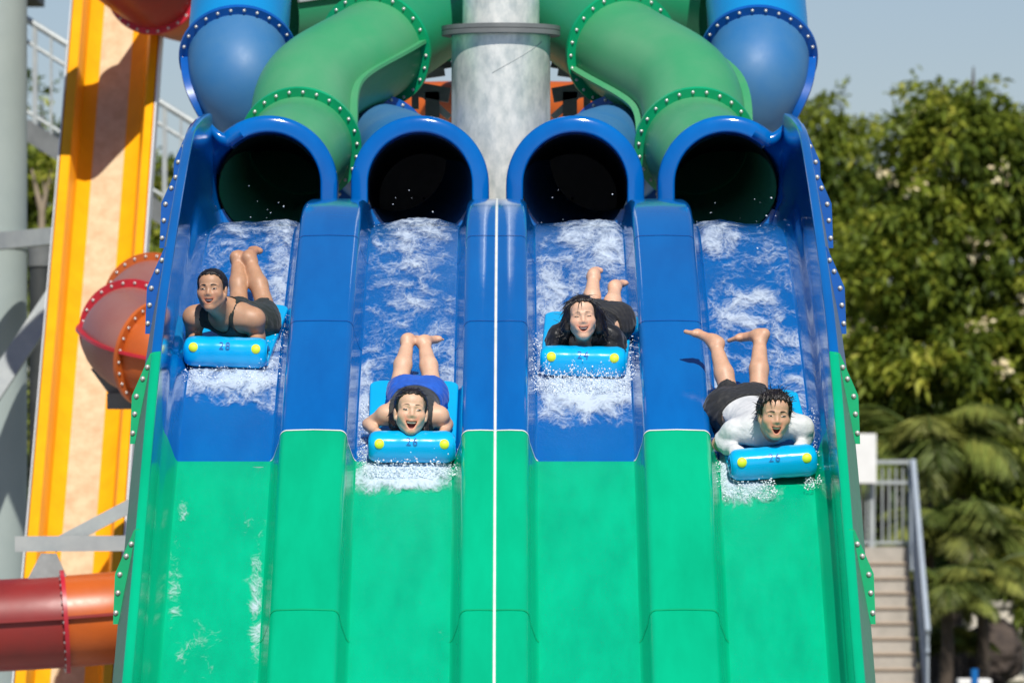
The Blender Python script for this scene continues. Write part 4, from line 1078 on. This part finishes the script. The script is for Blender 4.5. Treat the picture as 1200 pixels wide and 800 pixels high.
# ------------------------------------------------------------------ mats
ROLL_R = .083
def SE(t, n=2.7): return (abs(math.cos(t)) ** n + abs(math.sin(t)) ** n) ** (-1 / n)
def roll_pt(phi, x, e=0.0):
    """point on the front roll: phi from straight ahead (0) up to the top (90)"""
    r = ROLL_R * SE(R(phi)) + e; return (x, ROLL_R - r * math.cos(R(phi)), .088 + r * math.sin(R(phi)) * 1.0)
def make_mat(px, py, yaw, roll, wid, number, label, lift=0.0):
    o0 = lane_pt(px, py); slope = (float(zl(o0.y + .75)) - float(zl(o0.y + .05))) / .7
    a = math.atan(slope); mid = o0.y + .42; z0 = max(float(zl(mid)) - slope * .42, float(zl(o0.y))) + .014 + lift
    mw = Matrix.Translation((o0.x, o0.y, z0)) @ Matrix.Rotation(a, 4, 'X') @ Matrix.Rotation(R(yaw), 4, 'Z') @ Matrix.Rotation(R(roll), 4, 'Y')
    root = bpy.data.objects.new('racing_mat', None); COL.objects.link(root); root.matrix_world = mw; root.empty_display_size = .1
    tag(root, label, 'mat', 'racing mats')
    def ch(o, p=root): o.parent = p; return o
    hw = wid / 2; n = 40
    # front roll: rounded ends
    sec = [(-hw, .55), (-hw + .004, .72), (-hw + .014, .86), (-hw + .03, .95), (-hw + .05, 1)] ; xs = sec + [(x, 1) for x in np.linspace(-hw + .08, hw - .08, 12)] + [(-x, s) for x, s in reversed(sec)]
    v = []; f = []
    for k, (x, s) in enumerate(xs):
        wob = .0014 * math.sin(k * 1.7 + px) + .0008 * math.sin(k * .9)
        for j in range(n):
            t = 2 * PI * j / n; r = (ROLL_R * s + wob * (s == 1)) * SE(t)
            v.append((x, ROLL_R - r * math.cos(t), .088 + r * math.sin(t) * (.99 if t > PI else 1)))
    for i in range(len(xs) - 1):
        for j in range(n): f.append((i * n + j, i * n + (j + 1) % n, (i + 1) * n + (j + 1) % n, (i + 1) * n + j))
    f += [tuple(range(n)), tuple(reversed(range((len(xs) - 1) * n, len(xs) * n)))]
    rl = ch(mesh_np('front_roll', v, f, M['mat_blue']))
    # sheet: a thick padded slab with rounded corners, lapping up into the roll
    bm = bmesh.new(); pts = []
    ln = 1.13; r = .07; w2 = hw + .012
    for (cx_, cy_, a0_) in ((w2 - r, ln - r, 0), (-w2 + r, ln - r, 90)):
        pts += [(cx_ + r * math.cos(R(a0_ + 15 * k)), cy_ + r * math.sin(R(a0_ + 15 * k))) for k in range(7)]
    pts += [(-w2 + .01, .09), (w2 - .01, .09)]
    fa = bm.faces.new([bm.verts.new((x, y, .004)) for x, y in pts]); ex = bmesh.ops.extrude_face_region(bm, geom=[fa])
    bmesh.ops.translate(bm, verts=[q for q in ex['geom'] if isinstance(q, bmesh.types.BMVert)], vec=(0, 0, .042))
    bmesh.ops.recalc_face_normals(bm, faces=bm.faces[:])
    me = bpy.data.meshes.new('base_pad'); bm.to_mesh(me); bm.free(); me.materials.append(M['mat_blue']); bp3 = bpy.data.objects.new('base_pad', me); COL.objects.link(bp3); ch(bp3)
    bv = bp3.modifiers.new('b', 'BEVEL'); bv.width = .012; bv.segments = 3
    for g in (-1, 1):
        cm, _ = catmull([Vector((g * .17 - .06, .175, .075)), Vector((g * .17 - .05, .205, .088)), Vector((g * .17, .213, .094)), Vector((g * .17 + .05, .205, .088)), Vector((g * .17 + .06, .175, .075))], 6)
        ch(MB().tube(cm, .011, 8).build('grab_handle', M['number'], None, True))
    for g in (-1, 1):
        v = [roll_pt(33, g * .178, .0036)]; nn = 24
        for k in range(nn):
            t = 2 * PI * k / nn; v.append(roll_pt(33 + math.degrees(.0245 * math.sin(t) / ROLL_R), g * .178 + .0245 * math.cos(t), .0036))
        for k in range(nn):
            t = 2 * PI * k / nn; v.append(roll_pt(33 + math.degrees(.0265 * math.sin(t) / ROLL_R), g * .178 + .0265 * math.cos(t), .0))
        f = [(0, 1 + k, 1 + (k + 1) % nn) for k in range(nn)] + [(1 + k, 1 + nn + k, 1 + nn + (k + 1) % nn, 1 + (k + 1) % nn) for k in range(nn)]
        ch(mesh_np('round_sticker', v, f, M['lime']), rl)
    cu = bpy.data.curves.new('n', 'FONT'); cu.body = number; cu.size = .058; cu.align_x = 'CENTER'; cu.align_y = 'CENTER'; cu.space_character = 1.25
    t = bpy.data.objects.new('n', cu); COL.objects.link(t); dg = bpy.context.evaluated_depsgraph_get(); me = bpy.data.meshes.new_from_object(t.evaluated_get(dg)); bpy.data.objects.remove(t); bpy.data.curves.remove(cu)
    bm = bmesh.new(); bm.from_mesh(me); bmesh.ops.subdivide_edges(bm, edges=bm.edges[:], cuts=1)
    for q in bm.verts: q.co = Vector(roll_pt(40 + math.degrees(q.co.y / ROLL_R), q.co.x, .0045))
    bm.to_mesh(me); bm.free(); me.materials.clear(); me.materials.append(M['number']); me.name = 'printed_number'
    no = bpy.data.objects.new('printed_number', me); COL.objects.link(no); ch(no, rl)
    return root, mw

m1, w1 = make_mat(263, 438, -4.5, 0.4, .475, '28', 'sky blue racing mat numbered 28 under the man in the dark green tank top')
m2, w2 = make_mat(482.5, 553, 0, .4, .475, '26', 'sky blue racing mat with a spray-wetted front under the woman in blue shorts')
m3, w3 = make_mat(682.5, 449, -2.5, .6, .485, '24', 'sky blue racing mat with splashes on its front under the girl in black')
m4, w4 = make_mat(908.5, 572, 4.5, -2.2, .475, '26', 'sky blue racing mat tilted in its lane under the man in the white shirt')

C_dkgreen = cloth_mat('dark_green_cloth', (.010, .018, .013), (.006, .011, .008))
C_grey = cloth_mat('charcoal_cloth', (.032, .035, .034), (.018, .020, .020))
C_blue = cloth_mat('royal_blue_cloth', (.003, .095, .52), (.002, .07, .40))
C_black = cloth_mat('black_cloth', (.010, .011, .012), (.005, .005, .006), .45)
C_black2 = cloth_mat('black_shorts_cloth', (.013, .014, .016), (.007, .007, .008))
C_white = cloth_mat('white_rash_vest', (.66, .67, .68), (.52, .54, .56), .6)

def V3(*a): return np.array(a, float)
p1 = dict(mouth=(.028, .0745), label='man with short black hair in a dark green tank top, feet crossed behind him', skin=(.46, .255, .15), w=1.0, arm=1.04, leg=.98,
    seat=.8, hip=(.065, .62, .102), chest=(-.01, .43, .182), neck=(-.042, .315, .282), sh=[(-.208, .335, .208), (.128, .335, .206)], el=[(-.222, .385, .080), (.148, .385, .080)], wr=[(-.18, .225, .100), (.14, .225, .100)], hd=[(.05, -.9, -.2), (-.05, -.9, -.2)],
    kn=[(-.03, .98, .10), (.12, .97, .095)], an=[(-.065, 1.25, .265), (.01, 1.23, .275)], toe=[(.25, .8, -.3), (.15, .9, -.1)], sole=[(-.1, .3, .9), (.05, -.1, 1)], foot=1.0,
    head=(-.090, .190, .415), hs=1.03, look=24, turn=(-7, 0, -3), hair_t=.010, tuft_len=.006, lift=.05, tufts=160, jit=.06, strand=.5, comb=(0, .5, .2), stubble=True, smile=4, eye=.0040, brow=.0042,
    clothes=[dict(name='tank_top', tags=('torso',), t=.008, mat=C_dkgreen, cut=topcut(.42, armhole=.098, neck_r=.085, scoop=(.064, .125)), wr=.0012),
             dict(name='shorts', tags=('torso', 'leg'), t=.013, mat=C_dkgreen, cut=legcut((.62, .62)), wr=.002)])
p2 = dict(mouth=(.029, .091), label='laughing woman with tied-back black hair in a charcoal sleeveless top and blue shorts', fem=True, skin=(.64, .40, .27), w=.90, arm=.80, leg=.93,
    hip=(.02, .68, .115), chest=(.0, .44, .145), neck=(.0, .315, .185), sh=[(-.145, .35, .165), (.145, .35, .16)], el=[(-.245, .40, .085), (.19, .42, .08)], wr=[(-.19, .235, .10), (.165, .235, .095)], hd=[(.25, -.9, -.2), (-.05, -.9, -.2)],
    kn=[(-.08, .96, .095), (.10, .96, .095)], an=[(-.04, 1.27, .215), (.055, 1.27, .205)], toe=[(.3, .75, -.4), (.5, .7, -.3)], sole=[(-.2, .3, .9), (-.2, .3, .9)], foot=.92,
    head=(-.008, .185, .245), hs=1.12, look=30, turn=(5, 2, 3), hair_t=.011, strand=.5, jit=.05, lift=.0, tufts=260, tuft_len=.05, smile=6, eye=.0056, brow=.0024, browlift=.003,
    locks=[((.06, -.05, -.02), (.070, -.04, -.075), .034, .026), ((-.05, -.07, -.02), (.03, -.09, -.02), .05, .05), ((-.068, -.02, .0), (-.062, -.02, -.05), .02, .012)],
    strands=[[(.03, .085, .10), (.055, .075, .06), (.062, .06, .02)]],
    clothes=[dict(name='sleeveless_top', tags=('torso',), t=.007, mat=C_grey, cut=topcut(.40, armhole=.122, neck_r=.064, scoop=(.036, .09)), wr=.0015),
             dict(name='shorts', tags=('torso', 'leg'), t=.015, mat=C_blue, cut=legcut((.70, .70)), wr=.002)])
p3 = dict(mouth=(.030, .076), label='laughing girl with long wet black hair in a black short-sleeved top and black shorts', fem=True, skin=(.66, .41, .28), w=.90, arm=.84, leg=.90,
    hip=(.095, .66, .125), chest=(.01, .42, .145), neck=(-.005, .305, .185), sh=[(-.145, .345, .150), (.15, .345, .150)], el=[(-.185, .40, .085), (.205, .40, .085)], wr=[(-.15, .235, .095), (.15, .235, .095)], hd=[(.05, -.9, -.2), (-.05, -.9, -.2)],
    kn=[(.015, .95, .10), (.135, .94, .095)], an=[(.02, 1.19, .235), (.145, 1.18, .175)], toe=[(.1, .9, -.2), (.3, .85, -.25)], sole=[(0, .3, .9), (-.2, .2, .9)], foot=.88,
    head=(-.012, .195, .305), hs=1.06, look=24, turn=(4, 0, -5), hair_t=.014, tuft_len=.07, comb=(0, -.4, -1.0), lift=.0, jit=.06, tufts=320, strand=.6, smile=6, eye=.0026, brow=.0020,
    line=[-.06, -.055, -.05, -.05, -.045, -.010, .050, .072, .082, .09],
    locks=[((-.070, .0, .03), (-.082, -.01, -.05), .028, .024), ((-.084, -.02, .0), (-.105, -.04, -.06), .026, .016), ((.072, .0, .03), (.086, -.02, -.06), .028, .028), ((.08, -.04, .02), (.12, -.07, -.085), .04, .02), ((-.04, -.08, -.02), (.05, -.09, -.04), .05, .05)],
    strands=[[(-.08, .0, .05), (-.115, .0, .03), (-.15, .0, .038)], [(-.085, .0, .0), (-.12, .0, -.01), (-.155, .0, .005)], [(-.09, .0, -.03), (-.12, .0, -.05), (-.11, .01, -.075)]],
    clothes=[dict(name='short_sleeved_top', tags=('torso', 'arm'), t=.009, mat=C_black, cut=topcut(.40, sleeve=.78, neck_r=.066, scoop=(.066, .13)), wr=.0024),
             dict(name='shorts', tags=('torso', 'leg'), t=.016, mat=C_black2, cut=legcut((.52, .52)), wr=.0022)])
p4 = dict(mouth=(.024, .087), label='man with wet spiky black hair in a white rash vest and black shorts, feet splayed', skin=(.58, .345, .225), w=1.02, arm=1.0, leg=1.0,
    hip=(-.115, .70, .13), chest=(-.02, .44, .165), neck=(.02, .315, .205), sh=[(-.18, .355, .165), (.185, .345, .165)], el=[(-.262, .40, .08), (.215, .42, .085)], wr=[(-.19, .235, .10), (.17, .225, .10)], hd=[(.25, -.9, -.2), (-.05, -.9, -.2)],
    kn=[(-.145, .97, .10), (.02, 1.0, .095)], an=[(-.185, 1.28, .275), (.065, 1.30, .285)], toe=[(-.62, .7, .0), (-.60, .45, -.32)], sole=[(.05, .3, .9), (.0, .35, .9)], foot=1.0,
    head=(.025, .20, .315), hs=1.08, look=24, turn=(4, -3, 6), hair_t=.015, strand=1.8, tuft_len=.026, lift=.16, jit=.14, tufts=300, comb=(0, .35, .3), smile=3, eye=.0038, brow=.0038,
    strands=[[(-.03, .075, .10), (-.035, .092, .07), (-.028, .093, .045)], [(-.01, .08, .10), (-.012, .095, .068), (-.018, .097, .052)], [(.04, .02, .13), (.055, .02, .15), (.07, .02, .155)], [(.06, .0, .11), (.08, .0, .125), (.10, .0, .12)], [(.02, -.01, .13), (.03, -.02, .152), (.045, -.02, .16)], [(.065, -.02, .09), (.09, -.02, .095), (.105, -.02, .08)]],
    clothes=[dict(name='rash_vest', tags=('torso', 'arm'), k=.03, t=.004, mat=C_white, cut=topcut(.40, sleeve=.86, neck_r=.066), wr=.0012),
             dict(name='shorts', tags=('torso', 'leg'), t=.017, mat=C_black2, cut=legcut((.80, .78)), wr=.0024)])
for sp, mw in ((p1, w1), (p2, w2), (p3, w3), (p4, w4)):
    build_person(sp, mw)

# ------------------------------------------------------------------ water, foam and spray
def water_mat():
    m = bpy.data.materials.new('running_water'); m.use_nodes = True; nt = m.node_tree; nt.nodes.clear()
    N = nt.nodes.new; Lk = nt.links.new
    out = N('ShaderNodeOutputMaterial'); tc = N('ShaderNodeTexCoord')
    mp = N('ShaderNodeMapping'); mp.inputs['Scale'].default_value = (1, .36, 1); Lk(tc.outputs['Object'], mp.inputs[0])
    wn = N('ShaderNodeTexNoise'); wn.inputs['Scale'].default_value = 5; wn.inputs['Detail'].default_value = 3; Lk(mp.outputs[0], wn.inputs['Vector'])
    ws_ = N('ShaderNodeVectorMath'); ws_.operation = 'SCALE'; ws_.inputs['Scale'].default_value = .24; Lk(wn.outputs['Color'], ws_.inputs[0])
    ad = N('ShaderNodeVectorMath'); Lk(mp.outputs[0], ad.inputs[0]); Lk(ws_.outputs[0], ad.inputs[1])
    n1 = N('ShaderNodeTexNoise'); n1.inputs['Scale'].default_value = 8; n1.inputs['Detail'].default_value = 5; n1.inputs['Roughness'].default_value = .62; Lk(ad.outputs[0], n1.inputs['Vector'])
    vo = N('ShaderNodeTexVoronoi'); vo.feature = 'DISTANCE_TO_EDGE'; vo.inputs['Scale'].default_value = 24; Lk(ad.outputs[0], vo.inputs['Vector'])
    vm = N('ShaderNodeMapRange'); vm.inputs['From Min'].default_value = 0; vm.inputs['From Max'].default_value = .16; vm.inputs['To Min'].default_value = .045; vm.inputs['To Max'].default_value = -.035; Lk(vo.outputs['Distance'], vm.inputs[0])
    n2 = N('ShaderNodeTexNoise'); n2.inputs['Scale'].default_value = 55; n2.inputs['Detail'].default_value = 4; n2.inputs['Roughness'].default_value = .65; Lk(ad.outputs[0], n2.inputs['Vector'])
    nm_ = N('ShaderNodeMath'); nm_.operation = 'MULTIPLY_ADD'; nm_.inputs[1].default_value = .22; nm_.inputs[2].default_value = -.11; Lk(n2.outputs['Fac'], nm_.inputs[0])
    nn_ = N('ShaderNodeMath'); Lk(nm_.outputs[0], nn_.inputs[0]); Lk(n1.outputs['Fac'], nn_.inputs[1])
    at = N('ShaderNodeAttribute'); at.attribute_name = 'foam'
    s1 = N('ShaderNodeMath'); s1.operation = 'MULTIPLY_ADD'; s1.inputs[1].default_value = .565; Lk(at.outputs['Fac'], s1.inputs[0]); Lk(nn_.outputs[0], s1.inputs[2])
    s2 = N('ShaderNodeMath'); s2.operation = 'ADD'; Lk(s1.outputs[0], s2.inputs[0]); Lk(vm.outputs[0], s2.inputs[1])
    mr = N('ShaderNodeMapRange'); mr.interpolation_type = 'SMOOTHSTEP'; mr.inputs['From Min'].default_value = .72; mr.inputs['From Max'].default_value = 1.16; mr.inputs['To Max'].default_value = .85; Lk(s2.outputs[0], mr.inputs[0])
    # clear water: see the lane through it, glint on ripples
    rip = N('ShaderNodeTexNoise'); rip.inputs['Scale'].default_value = 60; rip.inputs['Detail'].default_value = 5; rip.inputs['Roughness'].default_value = .6; Lk(mp.outputs[0], rip.inputs['Vector'])
    bp = N('ShaderNodeBump'); bp.inputs['Strength'].default_value = .7; bp.inputs['Distance'].default_value = .012; Lk(rip.outputs['Fac'], bp.inputs['Height'])
    fr = N('ShaderNodeFresnel'); fr.inputs[0].default_value = 1.33; Lk(bp.outputs[0], fr.inputs['Normal'])
    gl = N('ShaderNodeBsdfGlossy'); gl.inputs['Roughness'].default_value = .12; Lk(bp.outputs[0], gl.inputs['Normal'])
    tr = N('ShaderNodeBsdfTransparent'); tr.inputs[0].default_value = (.97, .99, 1, 1)
    mx = N('ShaderNodeMixShader'); fm = N('ShaderNodeMath'); fm.operation = 'MULTIPLY'; fm.inputs[1].default_value = .55; Lk(fr.outputs[0], fm.inputs[0]); Lk(fm.outputs[0], mx.inputs[0]); Lk(tr.outputs[0], mx.inputs[1]); Lk(gl.outputs[0], mx.inputs[2])
    bp2 = N('ShaderNodeBump'); bp2.inputs['Strength'].default_value = .6; bp2.inputs['Distance'].default_value = .02; Lk(n1.outputs['Fac'], bp2.inputs['Height'])
    df = N('ShaderNodeBsdfPrincipled'); df.inputs['Base Color'].default_value = (.62, .72, .82, 1); df.inputs['Roughness'].default_value = .5; Lk(bp2.outputs[0], df.inputs['Normal'])
    m2_ = N('ShaderNodeMixShader'); Lk(mr.outputs[0], m2_.inputs[0]); Lk(mx.outputs[0], m2_.inputs[1]); Lk(df.outputs[0], m2_.inputs[2]); Lk(m2_.outputs[0], out.inputs[0])
    return m
M['water'] = water_mat()
M['spray'] = paint('white_spray', (.80, .85, .88), (.72, .80, .85), .25, 20)

# patches of foam in each lane: photo column, row, half width, half height, strength
FOAM = {0: [(285, 300, 70, 45, .62), (330, 330, 18, 80, .85), (322, 440, 22, 50, .85), (235, 290, 22, 40, .55), (275, 447, 62, 24, .95), (228, 350, 16, 50, .45), (300, 370, 30, 60, .6), (204, 690, 9, 60, .58), (301, 700, 8, 75, .64), (225, 770, 26, 40, .42), (213, 600, 6, 14, .6), (296, 640, 12, 40, .35), (250, 300, 25, 30, .5), (330, 275, 25, 15, .8)],
        1: [(490, 278, 36, 24, .85), (480, 340, 55, 60, .62), (525, 470, 14, 70, .85), (425, 470, 14, 60, .85), (475, 556, 64, 20, 1.1), (470, 400, 50, 40, .55), (440, 420, 20, 40, .6), (515, 400, 18, 50, .7), (450, 300, 20, 30, .55), (430, 545, 16, 20, .9), (525, 545, 14, 20, .9)],
        2: [(700, 290, 48, 32, .85), (645, 350, 22, 55, .8), (735, 400, 14, 70, .8), (684, 458, 62, 36, 1.08), (690, 340, 45, 40, .62), (650, 300, 26, 25, .55), (640, 440, 16, 40, .9), (734, 450, 14, 40, .95), (690, 485, 30, 14, .6)],
        3: [(838, 285, 28, 24, .85), (872, 365, 46, 32, .80), (842, 480, 14, 90, .9), (934, 470, 16, 70, .72), (925, 330, 18, 60, .5), (868, 572, 36, 20, .95), (880, 310, 60, 40, .5), (948, 562, 18, 16, .75), (920, 420, 26, 40, .6), (850, 545, 14, 36, .95), (890, 420, 40, 40, .5)]}
from mathutils import noise as mnoise
for li, c in enumerate(LC):
    x0, x1 = c - HW, c + HW
    if li == 0: x0 = -1.743
    if li == 3: x1 = 1.743
    xs = np.linspace(x0 + .001, x1 - .001, 34); ys = np.arange(34.0, 47.2, .03); XX, YY = np.meshgrid(xs + CX, ys)
    ZZ = zl(YY); PXX = PX0 + XX / YY * F; PYY = HY - (ZZ - CH) / YY * F
    D = np.zeros_like(XX)
    for (px, py, rx, ry, st) in FOAM[li]:
        D = np.maximum(D, st * np.exp(-.5 * (np.abs((PXX - px) / rx) ** 3 + np.abs((PYY - py) / ry) ** 3)))
    hgt = np.array([[mnoise.noise(Vector((x * 7, y * 3.2, li))) + .5 * mnoise.noise(Vector((x * 19, y * 9, li + 4))) for x in xs] for y in ys])
    edge = np.clip(np.minimum(XX - XX.min(), XX.max() - XX) / .03, 0, 1)
    ZZ = ZZ + .007 + (.006 + (.022 + .07 * np.clip((YY - 43.2) / .8, 0, 1)) * np.clip(D, 0, 1) ** 2) * (hgt * .5 + .5) * edge
    v = np.stack([XX, YY, ZZ], -1).reshape(-1, 3); ny, nx = XX.shape; i = (np.arange(ny - 1)[:, None] * nx + np.arange(nx - 1)[None]).ravel()
    o = mesh_np('water', v, np.stack([i, i + 1, i + nx + 1, i + nx], 1), M['water']); tag(o, kind='structure')
    at = o.data.attributes.new('foam', 'FLOAT', 'POINT'); at.data.foreach_set('value', D.ravel().astype(np.float32))

bmI = bmesh.new(); bmesh.ops.create_icosphere(bmI, subdivisions=1, radius=1); IV = np.array([v.co[:] for v in bmI.verts]); IF = np.array([[v.index for v in f.verts] for f in bmI.faces]); bmI.free()
def droplets(P, S_, St, label=None):
    n = len(P); q = RNG.normal(0, 1, (n, 3)); q /= np.linalg.norm(q, axis=1)[:, None]
    V = IV[None] * S_[:, None, None]; V = V + (V @ q[:, :, None]) * q[:, None, :] * St[:, None, None] ; V = V + P[:, None, :]
    Fc = (IF[None] + (np.arange(n) * len(IV))[:, None, None]).reshape(-1, 3)
    o = mesh_np('spray', V.reshape(-1, 3), Fc, M['spray']); tag(o, kind='stuff'); return o
def spray(mw, parts, k):
    P = []
    for (n, x0, x1, y0, y1, zmax, pw) in parts:
        x = RNG.uniform(x0, x1, n); cl = .45 + .55 * (np.sin(x * 37 + k) * .5 + .5) * (np.sin(x * 83 + 2 * k) * .4 + .6)
        z = RNG.random(n) ** pw * zmax * cl; y = y0 + (y1 - y0) * RNG.random(n)
        P.append(np.stack([x, y, z], 1))
    P = np.concatenate(P); M4 = np.array(mw); Pw_ = P @ M4[:3, :3].T + M4[:3, 3]
    Pw_[:, 2] = np.maximum(Pw_[:, 2], zl(Pw_[:, 1]) + .012)
    droplets(Pw_, .0013 + .0036 * RNG.random(len(P)) ** 3, RNG.random(len(P)) * 1.2)
spray(w1, [(500, -.27, .30, -.22, .0, .07, 2.2), (260, .20, .34, -.1, 1.0, .10, 2.2), (120, -.28, -.22, .0, .7, .08, 2)], 1)
spray(w2, [(1100, -.27, .27, -.14, .0, .075, 1.6), (300, .25, .30, .0, .9, .07, 2), (300, -.30, -.25, .0, .9, .07, 2), (60, -.2, .2, -.1, .0, .16, 2)], 2)
spray(w3, [(1900, -.28, .28, -.26, .0, .16, 1.9), (300, .25, .32, .0, .8, .10, 2), (300, -.34, -.24, .0, .8, .12, 2), (180, -.3, .3, -.2, .0, .22, 2)], 3)
spray(w4, [(500, -.30, .0, -.18, .0, .07, 1.8), (160, .15, .28, -.12, .0, .06, 2), (400, -.32, -.26, .0, 1.0, .08, 2), (260, .25, .32, .0, .9, .07, 2)], 4)
# flecks thrown up where the water leaves the tubes
P = []
for c in LC:
    n = 18; x = c + RNG.uniform(-.27, .27, n); y = RNG.uniform(43.6, 45.9, n); P.append(np.stack([CX + x, y, zl(y) + .015 + .28 * RNG.random(n) ** 3.5], 1))
P = np.concatenate(P); droplets(P, .0015 + .0035 * RNG.random(len(P)) ** 3, RNG.random(len(P)))

# ------------------------------------------------------------------ daylight and camera
w = bpy.data.worlds.new('World'); sc.world = w; w.use_nodes = True
nt = w.node_tree; bg = nt.nodes['Background']
sky = nt.nodes.new('ShaderNodeTexSky'); sky.sky_type = 'NISHITA'; sky.sun_disc = False
EL, AZ = R(48), R(172)                          # AZ: compass bearing of the sun, 180 = straight behind the camera
sky.sun_elevation = EL; sky.sun_rotation = AZ; sky.altitude = 10; sky.air_density = 1.0; sky.dust_density = 0.3; sky.ozone_density = 4.0
tn = nt.nodes.new('ShaderNodeMix'); tn.data_type = 'RGBA'; tn.blend_type = 'MULTIPLY'; tn.inputs[0].default_value = 1; tn.inputs[7].default_value = (1.0, .96, 1.06, 1)   # thin high haze: a greyer blue
nt.links.new(sky.outputs[0], tn.inputs[6]); nt.links.new(tn.outputs[2], bg.inputs[0]); bg.inputs[1].default_value = .062
sl = bpy.data.lights.new('sun', 'SUN'); sl.energy = 4.1; sl.angle = R(.5); sl.color = (1, .95, .87)
so = bpy.data.objects.new('sun', sl); COL.objects.link(so); so.location = (10, -10, 30)
sd = Vector((math.sin(AZ) * math.cos(EL), math.cos(AZ) * math.cos(EL), math.sin(EL)))   # towards the sun
so.rotation_euler = sd.to_track_quat('Z', 'Y').to_euler()

cd = bpy.data.cameras.new('camera'); co = bpy.data.objects.new('camera', cd); COL.objects.link(co)
co.location = (0, 0, CH); co.rotation_euler = (R(90), 0, 0)
cd.sensor_width = 36; cd.lens = F / 1200 * 36; cd.shift_y = 186 / 1200; cd.clip_start = .5; cd.clip_end = 6000
cd.dof.use_dof = True; cd.dof.focus_distance = 40.6; cd.dof.aperture_fstop = 4.8
sc.camera = co
vs = sc.view_settings; vs.view_transform = 'Standard'; vs.look = 'None'; vs.gamma = 1; vs.exposure = 0.28; vs.use_curve_mapping = False
sc.render.engine = 'CYCLES'
sc.cycles.max_bounces = 8; sc.cycles.transparent_max_bounces = 12; sc.cycles.use_denoising = True
sc.cycles.caustics_reflective = False; sc.cycles.caustics_refractive = False
